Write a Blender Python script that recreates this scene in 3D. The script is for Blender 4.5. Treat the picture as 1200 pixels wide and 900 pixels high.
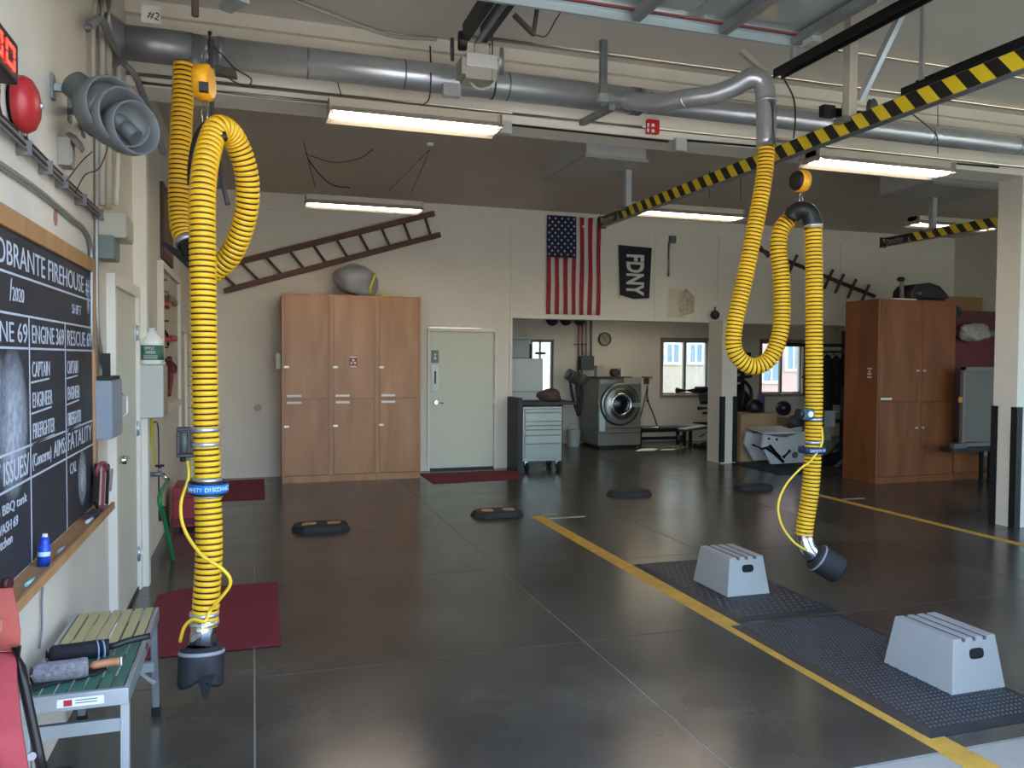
import bpy, math, random
from mathutils import Vector, Matrix
random.seed(7)
for o in list(bpy.data.objects): bpy.data.objects.remove(o)
C = bpy.context.scene.collection
S = bpy.context.scene

# ------------------------------------------------------------------ camera, sky, sun, exposure
F, H = 937.0, 1.62
CW = Matrix(((0.95151785, -0.30752278, 0.00659648), (0.00356763, 0.03247765, 0.99946609), (-0.30757283, -0.9509863, 0.0320002)))  # world -> camera
cd = bpy.data.cameras.new('camera'); cam = bpy.data.objects.new('camera', cd); C.objects.link(cam)
cd.sensor_width = 36; cd.lens = F / 1200 * 36; cd.clip_start = 0.05; cd.clip_end = 400
cam.matrix_world = Matrix.Translation((0, 0, H)) @ CW.transposed().to_4x4()
S.camera = cam
w = bpy.data.worlds.new('sky'); S.world = w; w.use_nodes = True
wn = w.node_tree.nodes; wl = w.node_tree.links; wn.clear()
wo = wn.new('ShaderNodeOutputWorld'); wb = wn.new('ShaderNodeBackground'); ws = wn.new('ShaderNodeTexSky')
ws.sky_type = 'NISHITA'; ws.sun_disc = False; ws.sun_elevation = math.radians(50); ws.sun_rotation = math.radians(38)
ws.air_density = 1.0; ws.dust_density = 3.0; ws.ozone_density = 1.0
wl.new(ws.outputs[0], wb.inputs[0]); wb.inputs[1].default_value = 1.0; wl.new(wb.outputs[0], wo.inputs[0])
sl = bpy.data.lights.new('sun', 'SUN'); sl.energy = 14.0; sl.angle = math.radians(0.6); sl.color = (1, 0.96, 0.88)
so = bpy.data.objects.new('sun', sl); C.objects.link(so); so.location = (14, 20, 12)
so.rotation_euler = Vector((-1.05, -1.15, -1.35)).to_track_quat('-Z', 'Y').to_euler()
S.view_settings.view_transform = 'Standard'; S.view_settings.look = 'None'; S.view_settings.gamma = 1
S.view_settings.use_curve_mapping = False; S.view_settings.exposure = 0.88
S.cycles.max_bounces = 8; S.cycles.diffuse_bounces = 5; S.cycles.glossy_bounces = 4; S.cycles.transmission_bounces = 6
S.cycles.transparent_max_bounces = 8; S.cycles.sample_clamp_indirect = 6.0
S.cycles.use_denoising = True
# light portals (sampling guides) in the openings to the outdoors
def portal(name, loc, rot, sx, sy):
    l = bpy.data.lights.new(name, 'AREA'); l.shape = 'RECTANGLE'; l.size = sx; l.size_y = sy; l.cycles.is_portal = True
    o = bpy.data.objects.new(name, l); C.objects.link(o); o.location = loc; o.rotation_euler = rot
R90 = math.pi / 2
portal('portal_door', (1.3, 2.02, 1.62), (R90, 0, 0), 3.8, 3.3)
portal('portal_door', (5.9, 1.94, 1.65), (R90, 0, 0), 3.6, 3.3)
portal('portal_door', (10.0, 1.94, 1.65), (R90, 0, 0), 3.4, 3.3)
portal('portal_window', (8.2, 14.34, 1.46), (-R90, 0, 0), 1.1, 1.1)
portal('portal_window', (10.5, 14.34, 1.46), (-R90, 0, 0), 1.1, 1.1)

# ------------------------------------------------------------------ pixel of the photograph -> point on a known plane of the place
def ray(u, v): return CW.transposed() @ Vector((u - 600, 450 - v, -F))
def _on(u, v, i, val):
    d = ray(u, v); o = Vector((0, 0, H)); return o + d * ((val - o[i]) / d[i])
def PX(u, v, x): return _on(u, v, 0, x)
def PY(u, v, y): return _on(u, v, 1, y)
def PZ(u, v, z): return _on(u, v, 2, z)
def PD(u, v, d): return Vector((0, 0, H)) + ray(u, v) / F * d

# ------------------------------------------------------------------ materials
def srgb(c):
    if isinstance(c, str): c = [int(c[i:i + 2], 16) / 255 for i in (0, 2, 4)]
    return tuple(x / 12.92 if x <= 0.04045 else ((x + 0.055) / 1.055) ** 2.4 for x in c) + (1,)
MATS = {}
def M(name, col, rough=0.5, metal=0.0, var=0.0, scale=4.0, bump=0.0, emit=0.0, stretch=None, coat=0, bscale=None, spec=None, detail=4):
    if name in MATS: return MATS[name]
    m = bpy.data.materials.new(name); m.use_nodes = True; nt = m.node_tree; N = nt.nodes; L = nt.links
    b = N['Principled BSDF']; c = srgb(col)
    b.inputs['Base Color'].default_value = c; b.inputs['Roughness'].default_value = rough; b.inputs['Metallic'].default_value = metal
    if spec is not None: b.inputs['Specular IOR Level'].default_value = spec
    if coat: b.inputs['Coat Weight'].default_value = coat
    m.diffuse_color = c
    if emit:
        b.inputs['Emission Color'].default_value = c; b.inputs['Emission Strength'].default_value = emit
    if var or bump:
        tc = N.new('ShaderNodeNewGeometry'); mp = N.new('ShaderNodeMapping'); L.new(tc.outputs['Position'], mp.inputs[0])
        if stretch: mp.inputs['Scale'].default_value = stretch
        nz = N.new('ShaderNodeTexNoise'); nz.inputs['Scale'].default_value = scale; nz.inputs['Detail'].default_value = detail
        nz.inputs['Roughness'].default_value = 0.6; L.new(mp.outputs[0], nz.inputs[0])
        if var:
            cr = N.new('ShaderNodeMapRange'); cr.inputs[1].default_value = 0.3; cr.inputs[2].default_value = 0.7
            cr.inputs[3].default_value = 1 - var; cr.inputs[4].default_value = 1 + var; L.new(nz.outputs[0], cr.inputs[0])
            mx = N.new('ShaderNodeVectorMath'); mx.operation = 'SCALE'; mx.inputs[0].default_value = c[:3]
            L.new(cr.outputs[0], mx.inputs['Scale']); L.new(mx.outputs[0], b.inputs['Base Color'])
        if bump:
            n2 = nz
            if bscale:
                n2 = N.new('ShaderNodeTexNoise'); n2.inputs['Scale'].default_value = bscale; L.new(mp.outputs[0], n2.inputs[0])
            bp = N.new('ShaderNodeBump'); bp.inputs['Strength'].default_value = bump; bp.inputs['Distance'].default_value = 0.004
            L.new(n2.outputs[0], bp.inputs['Height']); L.new(bp.outputs[0], b.inputs['Normal'])
    MATS[name] = m; return m

def floor_mat():
    m = bpy.data.materials.new('polished_concrete'); m.use_nodes = True; N = m.node_tree.nodes; L = m.node_tree.links
    b = N['Principled BSDF']; g = N.new('ShaderNodeNewGeometry')
    def noise(s, d=5, r=0.6):
        n = N.new('ShaderNodeTexNoise'); n.inputs['Scale'].default_value = s; n.inputs['Detail'].default_value = d
        n.inputs['Roughness'].default_value = r; L.new(g.outputs['Position'], n.inputs[0]); return n
    n1 = noise(0.9); n2 = noise(2.2, 4, 0.55); n3 = noise(40, 2)
    r1 = N.new('ShaderNodeValToRGB'); L.new(n1.outputs[0], r1.inputs[0])
    e = r1.color_ramp.elements; e[0].position = 0.32; e[0].color = srgb('37342f'); e[1].position = 0.7; e[1].color = srgb('524f47')
    k = r1.color_ramp.elements.new(0.5); k.color = srgb('423f39')
    r2 = N.new('ShaderNodeValToRGB'); L.new(n2.outputs[0], r2.inputs[0])
    e = r2.color_ramp.elements; e[0].position = 0.3; e[0].color = (0.86, 0.86, 0.88, 1); e[1].position = 0.8; e[1].color = (1.16, 1.14, 1.08, 1)
    mx = N.new('ShaderNodeMix'); mx.data_type = 'RGBA'; mx.blend_type = 'MULTIPLY'; mx.inputs[0].default_value = 1
    L.new(r1.outputs[0], mx.inputs[6]); L.new(r2.outputs[0], mx.inputs[7]); L.new(mx.outputs[2], b.inputs['Base Color'])
    mr = N.new('ShaderNodeMapRange'); mr.inputs[1].default_value = 0.3; mr.inputs[2].default_value = 0.7
    mr.inputs[3].default_value = 0.19; mr.inputs[4].default_value = 0.26; L.new(n2.outputs[0], mr.inputs[0]); L.new(mr.outputs[0], b.inputs['Roughness'])
    bp = N.new('ShaderNodeBump'); bp.inputs['Strength'].default_value = 0.03; bp.inputs['Distance'].default_value = 0.002
    L.new(n1.outputs[0], bp.inputs['Height']); L.new(bp.outputs[0], b.inputs['Normal'])
    return m

def wood_mat(name, c1, c2, rough=0.4):
    m = bpy.data.materials.new(name); m.use_nodes = True; N = m.node_tree.nodes; L = m.node_tree.links
    b = N['Principled BSDF']; g = N.new('ShaderNodeNewGeometry'); mp = N.new('ShaderNodeMapping'); mp.inputs['Scale'].default_value = (3.0, 3.0, 0.55)
    oi = N.new('ShaderNodeObjectInfo'); ad = N.new('ShaderNodeVectorMath'); ad.operation = 'ADD'
    sc = N.new('ShaderNodeVectorMath'); sc.operation = 'SCALE'; sc.inputs[0].default_value = (7, 5, 9); L.new(oi.outputs['Random'], sc.inputs['Scale'])
    L.new(g.outputs['Position'], mp.inputs[0]); L.new(mp.outputs[0], ad.inputs[0]); L.new(sc.outputs[0], ad.inputs[1])
    n = N.new('ShaderNodeTexNoise'); n.inputs['Scale'].default_value = 1.6; n.inputs['Detail'].default_value = 7; n.inputs['Distortion'].default_value = 0.6
    L.new(ad.outputs[0], n.inputs[0])
    r = N.new('ShaderNodeValToRGB'); L.new(n.outputs[0], r.inputs[0]); e = r.color_ramp.elements
    e[0].position = 0.3; e[0].color = srgb(c2); e[1].position = 0.7; e[1].color = srgb(c1); L.new(r.outputs[0], b.inputs['Base Color'])
    b.inputs['Roughness'].default_value = rough
    return m

def glass_mat():
    m = bpy.data.materials.new('window_glass'); m.use_nodes = True; N = m.node_tree.nodes; L = m.node_tree.links
    out = N['Material Output']; t = N.new('ShaderNodeBsdfTransparent'); t.inputs[0].default_value = (0.9, 0.95, 0.93, 1)
    gl = N.new('ShaderNodeBsdfGlossy'); gl.inputs['Roughness'].default_value = 0.03; pass
    mx = N.new('ShaderNodeMixShader'); mx.inputs[0].default_value = 0.09; L.new(t.outputs[0], mx.inputs[1]); L.new(gl.outputs[0], mx.inputs[2]); L.new(mx.outputs[0], out.inputs[0])
    return m
def smudge_mat():
    m = bpy.data.materials.new('chalk_smudge'); m.use_nodes = True; N = m.node_tree.nodes; L = m.node_tree.links
    b = N['Principled BSDF']; b.inputs['Base Color'].default_value = srgb('aab2bf'); b.inputs['Roughness'].default_value = 0.9
    tc = N.new('ShaderNodeTexCoord'); g = N.new('ShaderNodeTexGradient'); g.gradient_type = 'SPHERICAL'; mp = N.new('ShaderNodeMapping')
    mp.inputs['Location'].default_value = (0, -1, -1); mp.inputs['Scale'].default_value = (0, 2, 2)
    L.new(tc.outputs['Generated'], mp.inputs[0]); L.new(mp.outputs[0], g.inputs[0])
    n = N.new('ShaderNodeTexNoise'); n.inputs['Scale'].default_value = 30; gm = N.new('ShaderNodeNewGeometry'); L.new(gm.outputs['Position'], n.inputs[0])
    a = N.new('ShaderNodeMath'); a.operation = 'MULTIPLY'; L.new(g.outputs[0], a.inputs[0]); L.new(n.outputs[0], a.inputs[1])
    a2 = N.new('ShaderNodeMath'); a2.operation = 'MULTIPLY'; a2.inputs[1].default_value = 2.2; a2.use_clamp = True; L.new(a.outputs[0], a2.inputs[0])
    L.new(a2.outputs[0], b.inputs['Alpha']); return m

WALL = M('painted_wall', 'dad3c6', 0.7, var=0.04, scale=1.5, bump=0.15, bscale=60)
WALLD = M('painted_wall_grimy', 'cfc8ba', 0.7, var=0.10, scale=0.9, bump=0.2, bscale=40)
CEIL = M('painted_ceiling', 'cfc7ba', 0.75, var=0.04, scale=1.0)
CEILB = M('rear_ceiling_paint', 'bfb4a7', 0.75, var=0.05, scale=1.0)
TRIM = M('cream_trim_paint', 'dbd5c9', 0.6, var=0.03)
DOORP = M('door_paint', 'c9cab8', 0.45, var=0.02)
FLOOR = floor_mat()
GROUT = M('dusty_joint', '85827a', 0.9, var=0.2, scale=6)
APRON = M('outdoor_concrete', '9a958a', 0.85, var=0.08, scale=3, bump=0.3)
GALV = M('galvanised_steel', 'c3c7cb', 0.33, 0.7, var=0.10, scale=5)
GALVD = M('dull_galvanised', '84878a', 0.42, 0.6, var=0.2, scale=6)
STEEL = M('stainless', '868684', 0.3, 0.95, var=0.06, scale=3)
CHROME = M('chrome', 'd5d7da', 0.12, 1.0)
ALU = M('aluminium', 'b4bdc2', 0.38, 0.75, var=0.04)
BLACKM = M('black_metal', '1b1b1d', 0.45, 0.3)
BLACKP = M('black_plastic', '17181a', 0.5)
RUBBER = M('black_rubber', '1f2024', 0.7, var=0.15, scale=20, bump=0.2)
MATRUB = M('mat_rubber', '2a2b2f', 0.5, var=0.15, scale=8)
YEL = M('hose_yellow', 'e8b41c', 0.42, var=0.10, scale=6)
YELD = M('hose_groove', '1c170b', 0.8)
YELP = M('yellow_paint', 'bd9238', 0.6, var=0.15, scale=9)
YTAPE = M('yellow_tape', 'd8bd1e', 0.5); BTAPE = M('black_tape', '191613', 0.5)
ORANGE = M('balancer_orange', 'efa81d', 0.4)
RED = M('red_enamel', 'a82a2d', 0.35); REDM = M('red_mat', '6d1428', 0.9, var=0.12, scale=12, bump=0.4, bscale=150)
DRED = M('dark_red', '5a1422', 0.6, var=0.1)
GREYS = M('horn_grey', '5d6162', 0.5, var=0.06, scale=8)
BLUEBOX = M('light_grey_enamel', '8d99a3', 0.45, 0.1)
BEIGE = M('beige_enamel', 'b9b4a6', 0.5); GREENB = M('grey_green_enamel', '6a7471', 0.5)
WOOD = wood_mat('cabinet_plywood', 'b08058', '93653f', 0.38)
WOODR = wood_mat('cabinet_plywood_rear', '8c522c', '6a3b20', 0.42)
WOODF = wood_mat('chalkboard_frame_wood', 'b88d60', '9c7348', 0.6)
PLY = wood_mat('box_plywood', 'b39470', '9f8160', 0.6)
LADW = M('ladder_wood', '5c3a33', 0.6, var=0.2, scale=10)
WHITE = M('white_plastic', 'd9dad6', 0.45); WHITES = M('step_grey', '9a9a98', 0.55, var=0.03, scale=3)
GLASS = glass_mat(); SMUDGE = smudge_mat()
CHALK = M('chalk', 'b9bfc9', 0.9); BOARD = M('slate_board', '2c2e36', 0.6, var=0.18, scale=3)
TUBE = M('lit_tube', 'ffe9d0', 0.4, emit=17.0)
LIGHTH = M('fixture_white', 'b3ab9c', 0.5)
REFL = M('fixture_reflector', 'f0e6cf', 0.4)
CREAMC = M('cable_grey', '6b6a66', 0.6); DARKC = M('dark_cable', '2d2c2b', 0.6); GALVC = M('conduit_steel', '9a9a96', 0.4, 0.6)

# ------------------------------------------------------------------ mesh builder
def perp(d):
    a = Vector((0, 0, 1)) if abs(d.z) < 0.9 else Vector((1, 0, 0)); x = d.cross(a).normalized(); return x, x.cross(d).normalized()
def cr(pts, n=8):
    P = [Vector(p) for p in pts]; P = [2 * P[0] - P[1]] + P + [2 * P[-1] - P[-2]]; out = []
    for i in range(1, len(P) - 2):
        a, b, c, d = P[i - 1:i + 3]
        for k in range(n):
            t = k / n; out.append(0.5 * ((2 * b) + (c - a) * t + (2 * a - 5 * b + 4 * c - d) * t * t + (3 * b - 3 * c + d - a) * t ** 3))
    out.append(P[-2]); return out
class MB:
    def __init__(s): s.v = []; s.f = []; s.m = []; s.s = []
    def add(s, vs, fs, mi=0, sm=False):
        k = len(s.v); s.v += [Vector(v) for v in vs]
        for f in fs: s.f.append([k + i for i in f]); s.m.append(mi); s.s.append(sm)
        return s
    def box(s, x0, x1, y0, y1, z0, z1, mi=0):
        x0, x1 = sorted((x0, x1)); y0, y1 = sorted((y0, y1)); z0, z1 = sorted((z0, z1))
        return s.add([(x0, y0, z0), (x1, y0, z0), (x1, y1, z0), (x0, y1, z0), (x0, y0, z1), (x1, y0, z1), (x1, y1, z1), (x0, y1, z1)],
                     [(0, 3, 2, 1), (4, 5, 6, 7), (0, 1, 5, 4), (1, 2, 6, 5), (2, 3, 7, 6), (3, 0, 4, 7)], mi)
    def hexa(s, b, t, mi=0):   # bottom 4, top 4 (both counter-clockwise seen from above)
        return s.add(list(b) + list(t), [(3, 2, 1, 0), (4, 5, 6, 7), (0, 1, 5, 4), (1, 2, 6, 5), (2, 3, 7, 6), (3, 0, 4, 7)], mi)
    def bar(s, p, q, w, h=None, up=(0, 0, 1), mi=0):
        p, q = Vector(p), Vector(q); h = h or w; d = (q - p).normalized(); up = Vector(up)
        if abs(d.dot(up)) > 0.98: up = Vector((0, 1, 0))
        x = d.cross(up).normalized(); y = x.cross(d).normalized()
        c = [(-w / 2, -h / 2), (w / 2, -h / 2), (w / 2, h / 2), (-w / 2, h / 2)]
        vs = [p + x * a + y * b for a, b in c] + [q + x * a + y * b for a, b in c]
        return s.add(vs, [(3, 2, 1, 0), (4, 5, 6, 7), (0, 1, 5, 4), (1, 2, 6, 5), (2, 3, 7, 6), (3, 0, 4, 7)], mi)
    def lathe(s, prof, p, axis=(0, 0, 1), n=20, mi=0, cap=True, sm=True):   # prof: (t along axis, radius)
        p = Vector(p); d = Vector(axis).normalized(); x, y = perp(d); vs = []; fs = []
        for t, r in prof:
            for k in range(n):
                a = 2 * math.pi * k / n; vs.append(p + d * t + (x * math.cos(a) + y * math.sin(a)) * r)
        for i in range(len(prof) - 1):
            for k in range(n): fs.append((i * n + k, i * n + (k + 1) % n, (i + 1) * n + (k + 1) % n, (i + 1) * n + k))
        s.add(vs, fs, mi, sm)
        if cap:
            k = len(s.v) - len(vs)
            s.f.append([k + i for i in range(n)][::-1]); s.m.append(mi); s.s.append(False)
            s.f.append([k + (len(prof) - 1) * n + i for i in range(n)]); s.m.append(mi); s.s.append(False)
        return s
    def cyl(s, p, q, r, r2=None, n=14, mi=0, cap=True):
        p, q = Vector(p), Vector(q); L = (q - p).length; return s.lathe([(0, r), (L, r if r2 is None else r2)], p, q - p, n, mi, cap)
    def tube(s, pts, r, n=8, mi=0, smooth=0, radii=None):
        if smooth: pts = cr(pts, smooth)
        pts = [Vector(p) for p in pts]; vs = []; fs = []; x = None
        for i, p in enumerate(pts):
            d = (pts[min(i + 1, len(pts) - 1)] - pts[max(i - 1, 0)]).normalized()
            if x is None: x, y = perp(d)
            else: x = (x - d * x.dot(d)).normalized(); y = d.cross(x)
            rr = radii[i] if radii else r
            for k in range(n):
                a = 2 * math.pi * k / n; vs.append(p + (x * math.cos(a) + y * math.sin(a)) * rr)
        for i in range(len(pts) - 1):
            for k in range(n): fs.append((i * n + k, i * n + (k + 1) % n, (i + 1) * n + (k + 1) % n, (i + 1) * n + k))
        fs.append(tuple(range(n))[::-1]); fs.append(tuple((len(pts) - 1) * n + i for i in range(n)))
        return s.add(vs, fs, mi, True)
    def prism(s, poly, ext, mi=0):
        n = len(poly); e = Vector(ext); vs = [Vector(p) for p in poly] + [Vector(p) + e for p in poly]
        return s.add(vs, [tuple(range(n))[::-1], tuple(range(n, 2 * n))] + [(i, (i + 1) % n, (i + 1) % n + n, i + n) for i in range(n)], mi)
    def ball(s, c, r, n=14, mi=0, sc=(1, 1, 1)):
        c = Vector(c); vs = []; fs = []; R_ = n // 2
        for i in range(R_ + 1):
            th = math.pi * i / R_
            for k in range(n):
                a = 2 * math.pi * k / n; vs.append(c + Vector((sc[0] * r * math.sin(th) * math.cos(a), sc[1] * r * math.sin(th) * math.sin(a), sc[2] * r * math.cos(th))))
        for i in range(R_):
            for k in range(n): fs.append((i * n + k, (i + 1) * n + k, (i + 1) * n + (k + 1) % n, i * n + (k + 1) % n))
        return s.add(vs, fs, mi, True)
    def build(s, name, mat, parent=None, bevel=0.0, label=None, kind=None, fix=True):
        me = bpy.data.meshes.new(name)
        lo = Vector([min(v[i] for v in s.v) for i in range(3)]); hi = Vector([max(v[i] for v in s.v) for i in range(3)])
        c = (lo + hi) / 2
        if parent is None: c.z = lo.z
        me.from_pydata([v - c for v in s.v], [], s.f)
        for m in (mat if isinstance(mat, (list, tuple)) else [mat]): me.materials.append(m)
        me.polygons.foreach_set('material_index', s.m); me.polygons.foreach_set('use_smooth', s.s)
        me.update()
        if fix:
            import bmesh
            bm = bmesh.new(); bm.from_mesh(me); bmesh.ops.recalc_face_normals(bm, faces=bm.faces); bm.to_mesh(me); bm.free()
        o = bpy.data.objects.new(name, me); C.objects.link(o)
        o.location = c - world_loc(parent) if parent is not None else c
        if parent is not None: o.parent = parent
        if bevel:
            b = o.modifiers.new('bevel', 'BEVEL'); b.width = bevel; b.segments = 2; b.limit_method = 'ANGLE'; b.angle_limit = 0.6
        if label: o['label'] = label
        if kind: o['kind'] = kind
        return o
def world_loc(o):
    v = Vector((0, 0, 0))
    while o is not None: v += o.location; o = o.parent
    return v
def tag(o, label, cat, group=None):
    o['label'] = label; o['category'] = cat
    if group: o['group'] = group
    return o
def T(name, label, cat, loc=(0, 0, 0), group=None):
    o = bpy.data.objects.new(name, None); o.empty_display_size = 0.05; C.objects.link(o); o.location = loc; return tag(o, label, cat, group)
def ST(name, mb, mat, parent=None, bevel=0): return mb.build(name, mat, parent, bevel, kind='structure' if parent is None else None)
def text(s, org, xd, yd, size, mat, parent, name='lettering', xs=1.0, align='LEFT', bold=0.0, label=None, fit=None):
    cu = bpy.data.curves.new(name, 'FONT'); cu.body = s; cu.size = size; cu.align_x = align; cu.extrude = 0.0006; cu.offset = bold
    cu.materials.append(mat); cu.resolution_u = 3
    o = bpy.data.objects.new(name, cu); C.objects.link(o)
    xd, yd = Vector(xd).normalized(), Vector(yd).normalized(); z = xd.cross(yd)
    m = Matrix((xd * xs, yd, z)).transposed().to_4x4(); m.translation = Vector(org) - world_loc(parent)
    o.parent = parent; o.matrix_local = m
    bpy.context.view_layer.update(); dg_ = bpy.context.evaluated_depsgraph_get()
    me = bpy.data.meshes.new_from_object(o.evaluated_get(dg_)); me.name = name; bpy.data.objects.remove(o)
    if fit:
        k_ = fit / max(max(v.co.x for v in me.vertices), 1e-4)
        for r_ in range(3): m[r_][0] *= k_
    o = bpy.data.objects.new(name, me); C.objects.link(o); o.parent = parent; o.matrix_local = m
    if label: o['label'] = label
    return o
LX = -0.79      # left wall plane
BY = 11.25      # back wall plane
GY = 14.2       # rear wall of the gym
def onleft(u, v, off=0.0): return PX(u, v, LX + off)

# ================================================================== THE SETTING
xs = [LX, 0.0, 1.8, 3.6, 5.4, 7.2, 9.0, 10.8, 12.2]; ys = [2.56, 4.19, 5.84, 7.5, 9.15, 10.8, 12.5, GY]
fl = ST('floor', MB().box(LX, 12.2, 2.56, GY, -0.2, -0.0025), GROUT)
for i in range(len(xs) - 1):
    for j in range(len(ys) - 1):
        g = 0.0042
        MB().box(xs[i] + (g if i else 0), xs[i + 1] - g, ys[j] + g, ys[j + 1] - g, -0.05, 0.0).build('slab', FLOOR, fl)
ST('ground', MB().box(-40, 50, -40, 2.553, -0.2, -0.004), APRON)
ST('ground', MB().box(-40, 50, 14.5, 60, -0.2, -0.05), APRON)
# left wall with the side door, pilaster beside it
wl_ = MB().box(LX - 0.2, LX, 2.0, GY + 0.2, 0, 4.2)
WL = ST('wall_left', wl_, WALLD)
yd0, yd1 = 5.08, 6.03
d3 = ST('door_1', MB().box(LX, LX + 0.02, yd0, yd1, 0.01, 2.02), DOORP)
fr = MB().box(LX, LX + 0.045, yd0 - 0.06, yd0, 0, 2.09).box(LX, LX + 0.045, yd1, yd1 + 0.06, 0, 2.09).box(LX, LX + 0.045, yd0, yd1, 2.02, 2.09)
fr.build('door_frame', TRIM, d3)
for z in (0.25, 1.12, 1.78):
    MB().cyl((LX + 0.03, yd1, z - 0.05), (LX + 0.03, yd1, z + 0.05), 0.011, n=8).box(LX + 0.021, LX + 0.026, yd1 - 0.04, yd1 + 0.03, z - 0.05, z + 0.05).build('hinge', GALV, d3)
hp = onleft(131, 541)
hb = MB().cyl((LX + 0.02, 5.22, 1.0), (LX + 0.07, 5.22, 1.0), 0.025, n=14).cyl((LX + 0.06, 5.22, 1.0), (LX + 0.06, 5.35, 1.0), 0.009, n=8)
hb.build('door_handle', CHROME, d3)
MB().box(LX, LX + 0.03, yd0, yd1, 0.0, 0.02).build('threshold', BLACKM, d3)
ST('trim_1', MB().box(LX, LX + 0.085, 6.09, 6.2, 0, 3.395).box(LX, LX + 0.06, 6.2, 6.42, 0, 3.395), TRIM)
# back wall
wb_ = MB().box(LX, 2.37, BY, BY + 0.18, 0, 4.1).box(2.37, 3.4, BY, BY + 0.18, 2.06, 4.1).box(3.4, 3.62, BY, BY + 0.18, 0, 4.1).box(3.62, 12.2, BY, BY + 0.18, 2.23, 4.1)
wb_.box(11.2, 12.2, BY, BY + 0.18, 0, 2.23)
WB = ST('wall_back', wb_, WALL)
ST('trim_2', MB().box(LX, 12.2, BY - 0.012, BY, 3.60, 3.635), TRIM)
ST('trim_3', MB().box(3.6, 11.2, BY - 0.02, BY + 0.2, 2.215, 2.255), TRIM)
for n_, x in enumerate((3.62, 5.98, 7.12, 9.5)):
    ST('trim_%d' % (4 + n_), MB().box(x - 0.02, x + 0.015, BY - 0.014, BY, 2.25, 3.6), TRIM)
ST('trim_8', MB().box(3.59, 3.635, BY - 0.02, BY + 0.18, 0, 2.22), TRIM)
ST('baseboard_back', MB().box(LX, 2.36, BY - 0.015, BY, 0.0, 0.10), TRIM)
# white personnel door
d1 = ST('door_2', MB().box(2.40, 3.36, BY + 0.02, BY + 0.06, 0.03, 2.0), DOORP)
MB().box(2.36, 2.40, BY - 0.03, BY + 0.09, 0, 2.05).box(3.36, 3.40, BY - 0.03, BY + 0.09, 0, 2.05).box(2.40, 3.36, BY - 0.03, BY + 0.09, 2.0, 2.05).build('door_frame', TRIM, d1, 0.004)
MB().box(2.40, 3.36, BY + 0.0, BY + 0.08, 0.0, 0.03).build('threshold', BLACKM, d1)
MB().cyl((2.49, BY + 0.02, 0.98), (2.49, BY - 0.04, 0.98), 0.03, n=14).cyl((2.49, BY - 0.035, 0.98), (2.6, BY - 0.035, 0.97), 0.009, n=8).build('door_handle', CHROME, d1)
for z in (0.25, 1.0, 1.75): MB().box(3.345, 3.365, BY - 0.0, BY + 0.03, z - 0.05, z + 0.05).build('hinge', GALV, d1)
sg = MB().box(2.425, 2.535, BY + 0.012, BY + 0.02, 1.55, 1.73).build('sign', M('sign_grey', '6f7674', 0.5), d1)
MB().lathe([(0, 0.014), (0.003, 0.014)], (2.48, BY + 0.012, 1.67), (0, -1, 0), 10).prism([(2.455, BY + 0.012, 1.60), (2.505, BY + 0.012, 1.60), (2.48, BY + 0.012, 1.655)], (0, -0.003, 0)).build('symbol', WHITE, sg)
MB().box(2.43, 2.53, BY + 0.012, BY + 0.02, 1.14, 1.52).build('lock_plate', STEEL, d1)
MB().box(2.47, 2.495, BY + 0.004, BY + 0.014, 1.25, 1.43).build('keypad', BLACKP, d1)
# header beam, ceilings, right and front walls
BM = ST('beam', MB().box(LX, 12.2, 5.85, 6.15, 3.40, 4.0), TRIM)
ST('trim_9', MB().box(LX, 12.2, 5.80, 5.85, 3.86, 3.95).box(LX, 12.2, 5.82, 5.85, 3.78, 3.80), TRIM)
ST('trim_10', MB().box(LX, 12.2, 5.835, 5.85, 3.40, 3.46), TRIM)
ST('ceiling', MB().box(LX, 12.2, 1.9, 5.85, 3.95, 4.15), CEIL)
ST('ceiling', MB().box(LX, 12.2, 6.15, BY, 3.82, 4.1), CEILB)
ST('wall_right', MB().box(11.95, 12.15, 2.0, GY + 0.2, 0, 4.2), WALLD)
ST('wall_front', MB().box(LX - 0.2, -0.64, 1.9, 2.1, 0, 4.2).box(3.25, 4.1, 1.9, 2.1, 0, 4.2).box(7.7, 8.3, 1.9, 2.1, 0, 4.2).box(11.7, 12.2, 1.9, 2.1, 0, 4.2).box(-0.64, 12.2, 1.9, 2.1, 3.3, 4.2), WALL)
for k_, (xa_, xb_) in enumerate(((4.1, 7.7), (8.3, 11.7))):  # unseen bay doors, glazed and added to let more daylight into the right side
    sd_ = MB()
    for j_ in range(6):
        zz_ = 0.66 * j_ if j_ < 5 else 3.24
        sd_.box(xa_, xb_, 1.97, 2.02, zz_, zz_ + 0.06)
    for j_ in range(6):
        xx_ = xa_ + (xb_ - xa_) * j_ / 5; sd_.box(max(xx_ - 0.03, xa_), min(xx_ + 0.03, xb_), 1.97, 2.02, 0, 3.3)
    dd_ = ST('door_%d' % (4 + k_), sd_, ALU)
    for j_ in range(5): MB().box(xa_ + 0.03, xb_ - 0.03, 1.99, 1.996, 0.66 * j_ + 0.06, min(0.66 * j_ + 0.66, 3.24)).build('pane', GLASS, dd_)
col = ST('column', MB().box(7.04, 7.34, 5.86, 6.12, 0, 3.4), TRIM)
for x0, x1, y0, y1 in ((7.03, 7.035, 5.85, 5.91), (7.03, 7.035, 6.06, 6.13), (7.03, 7.10, 5.845, 5.85), (7.28, 7.35, 5.845, 5.85)):
    MB().box(x0, x1 + 0.003, y0, y1 + 0.003, 0, 1.18).build('corner_guard', BLACKP, col)
cl2 = ST('column', MB().box(6.93, 7.20, 10.82, 11.22, 0, 2.23), TRIM)
MB().box(6.918, 6.93, 10.81, 10.86, 0.02, 1.05).box(6.918, 6.99, 10.808, 10.82, 0.02, 1.05).build('corner_guard', BLACKP, cl2)
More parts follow.
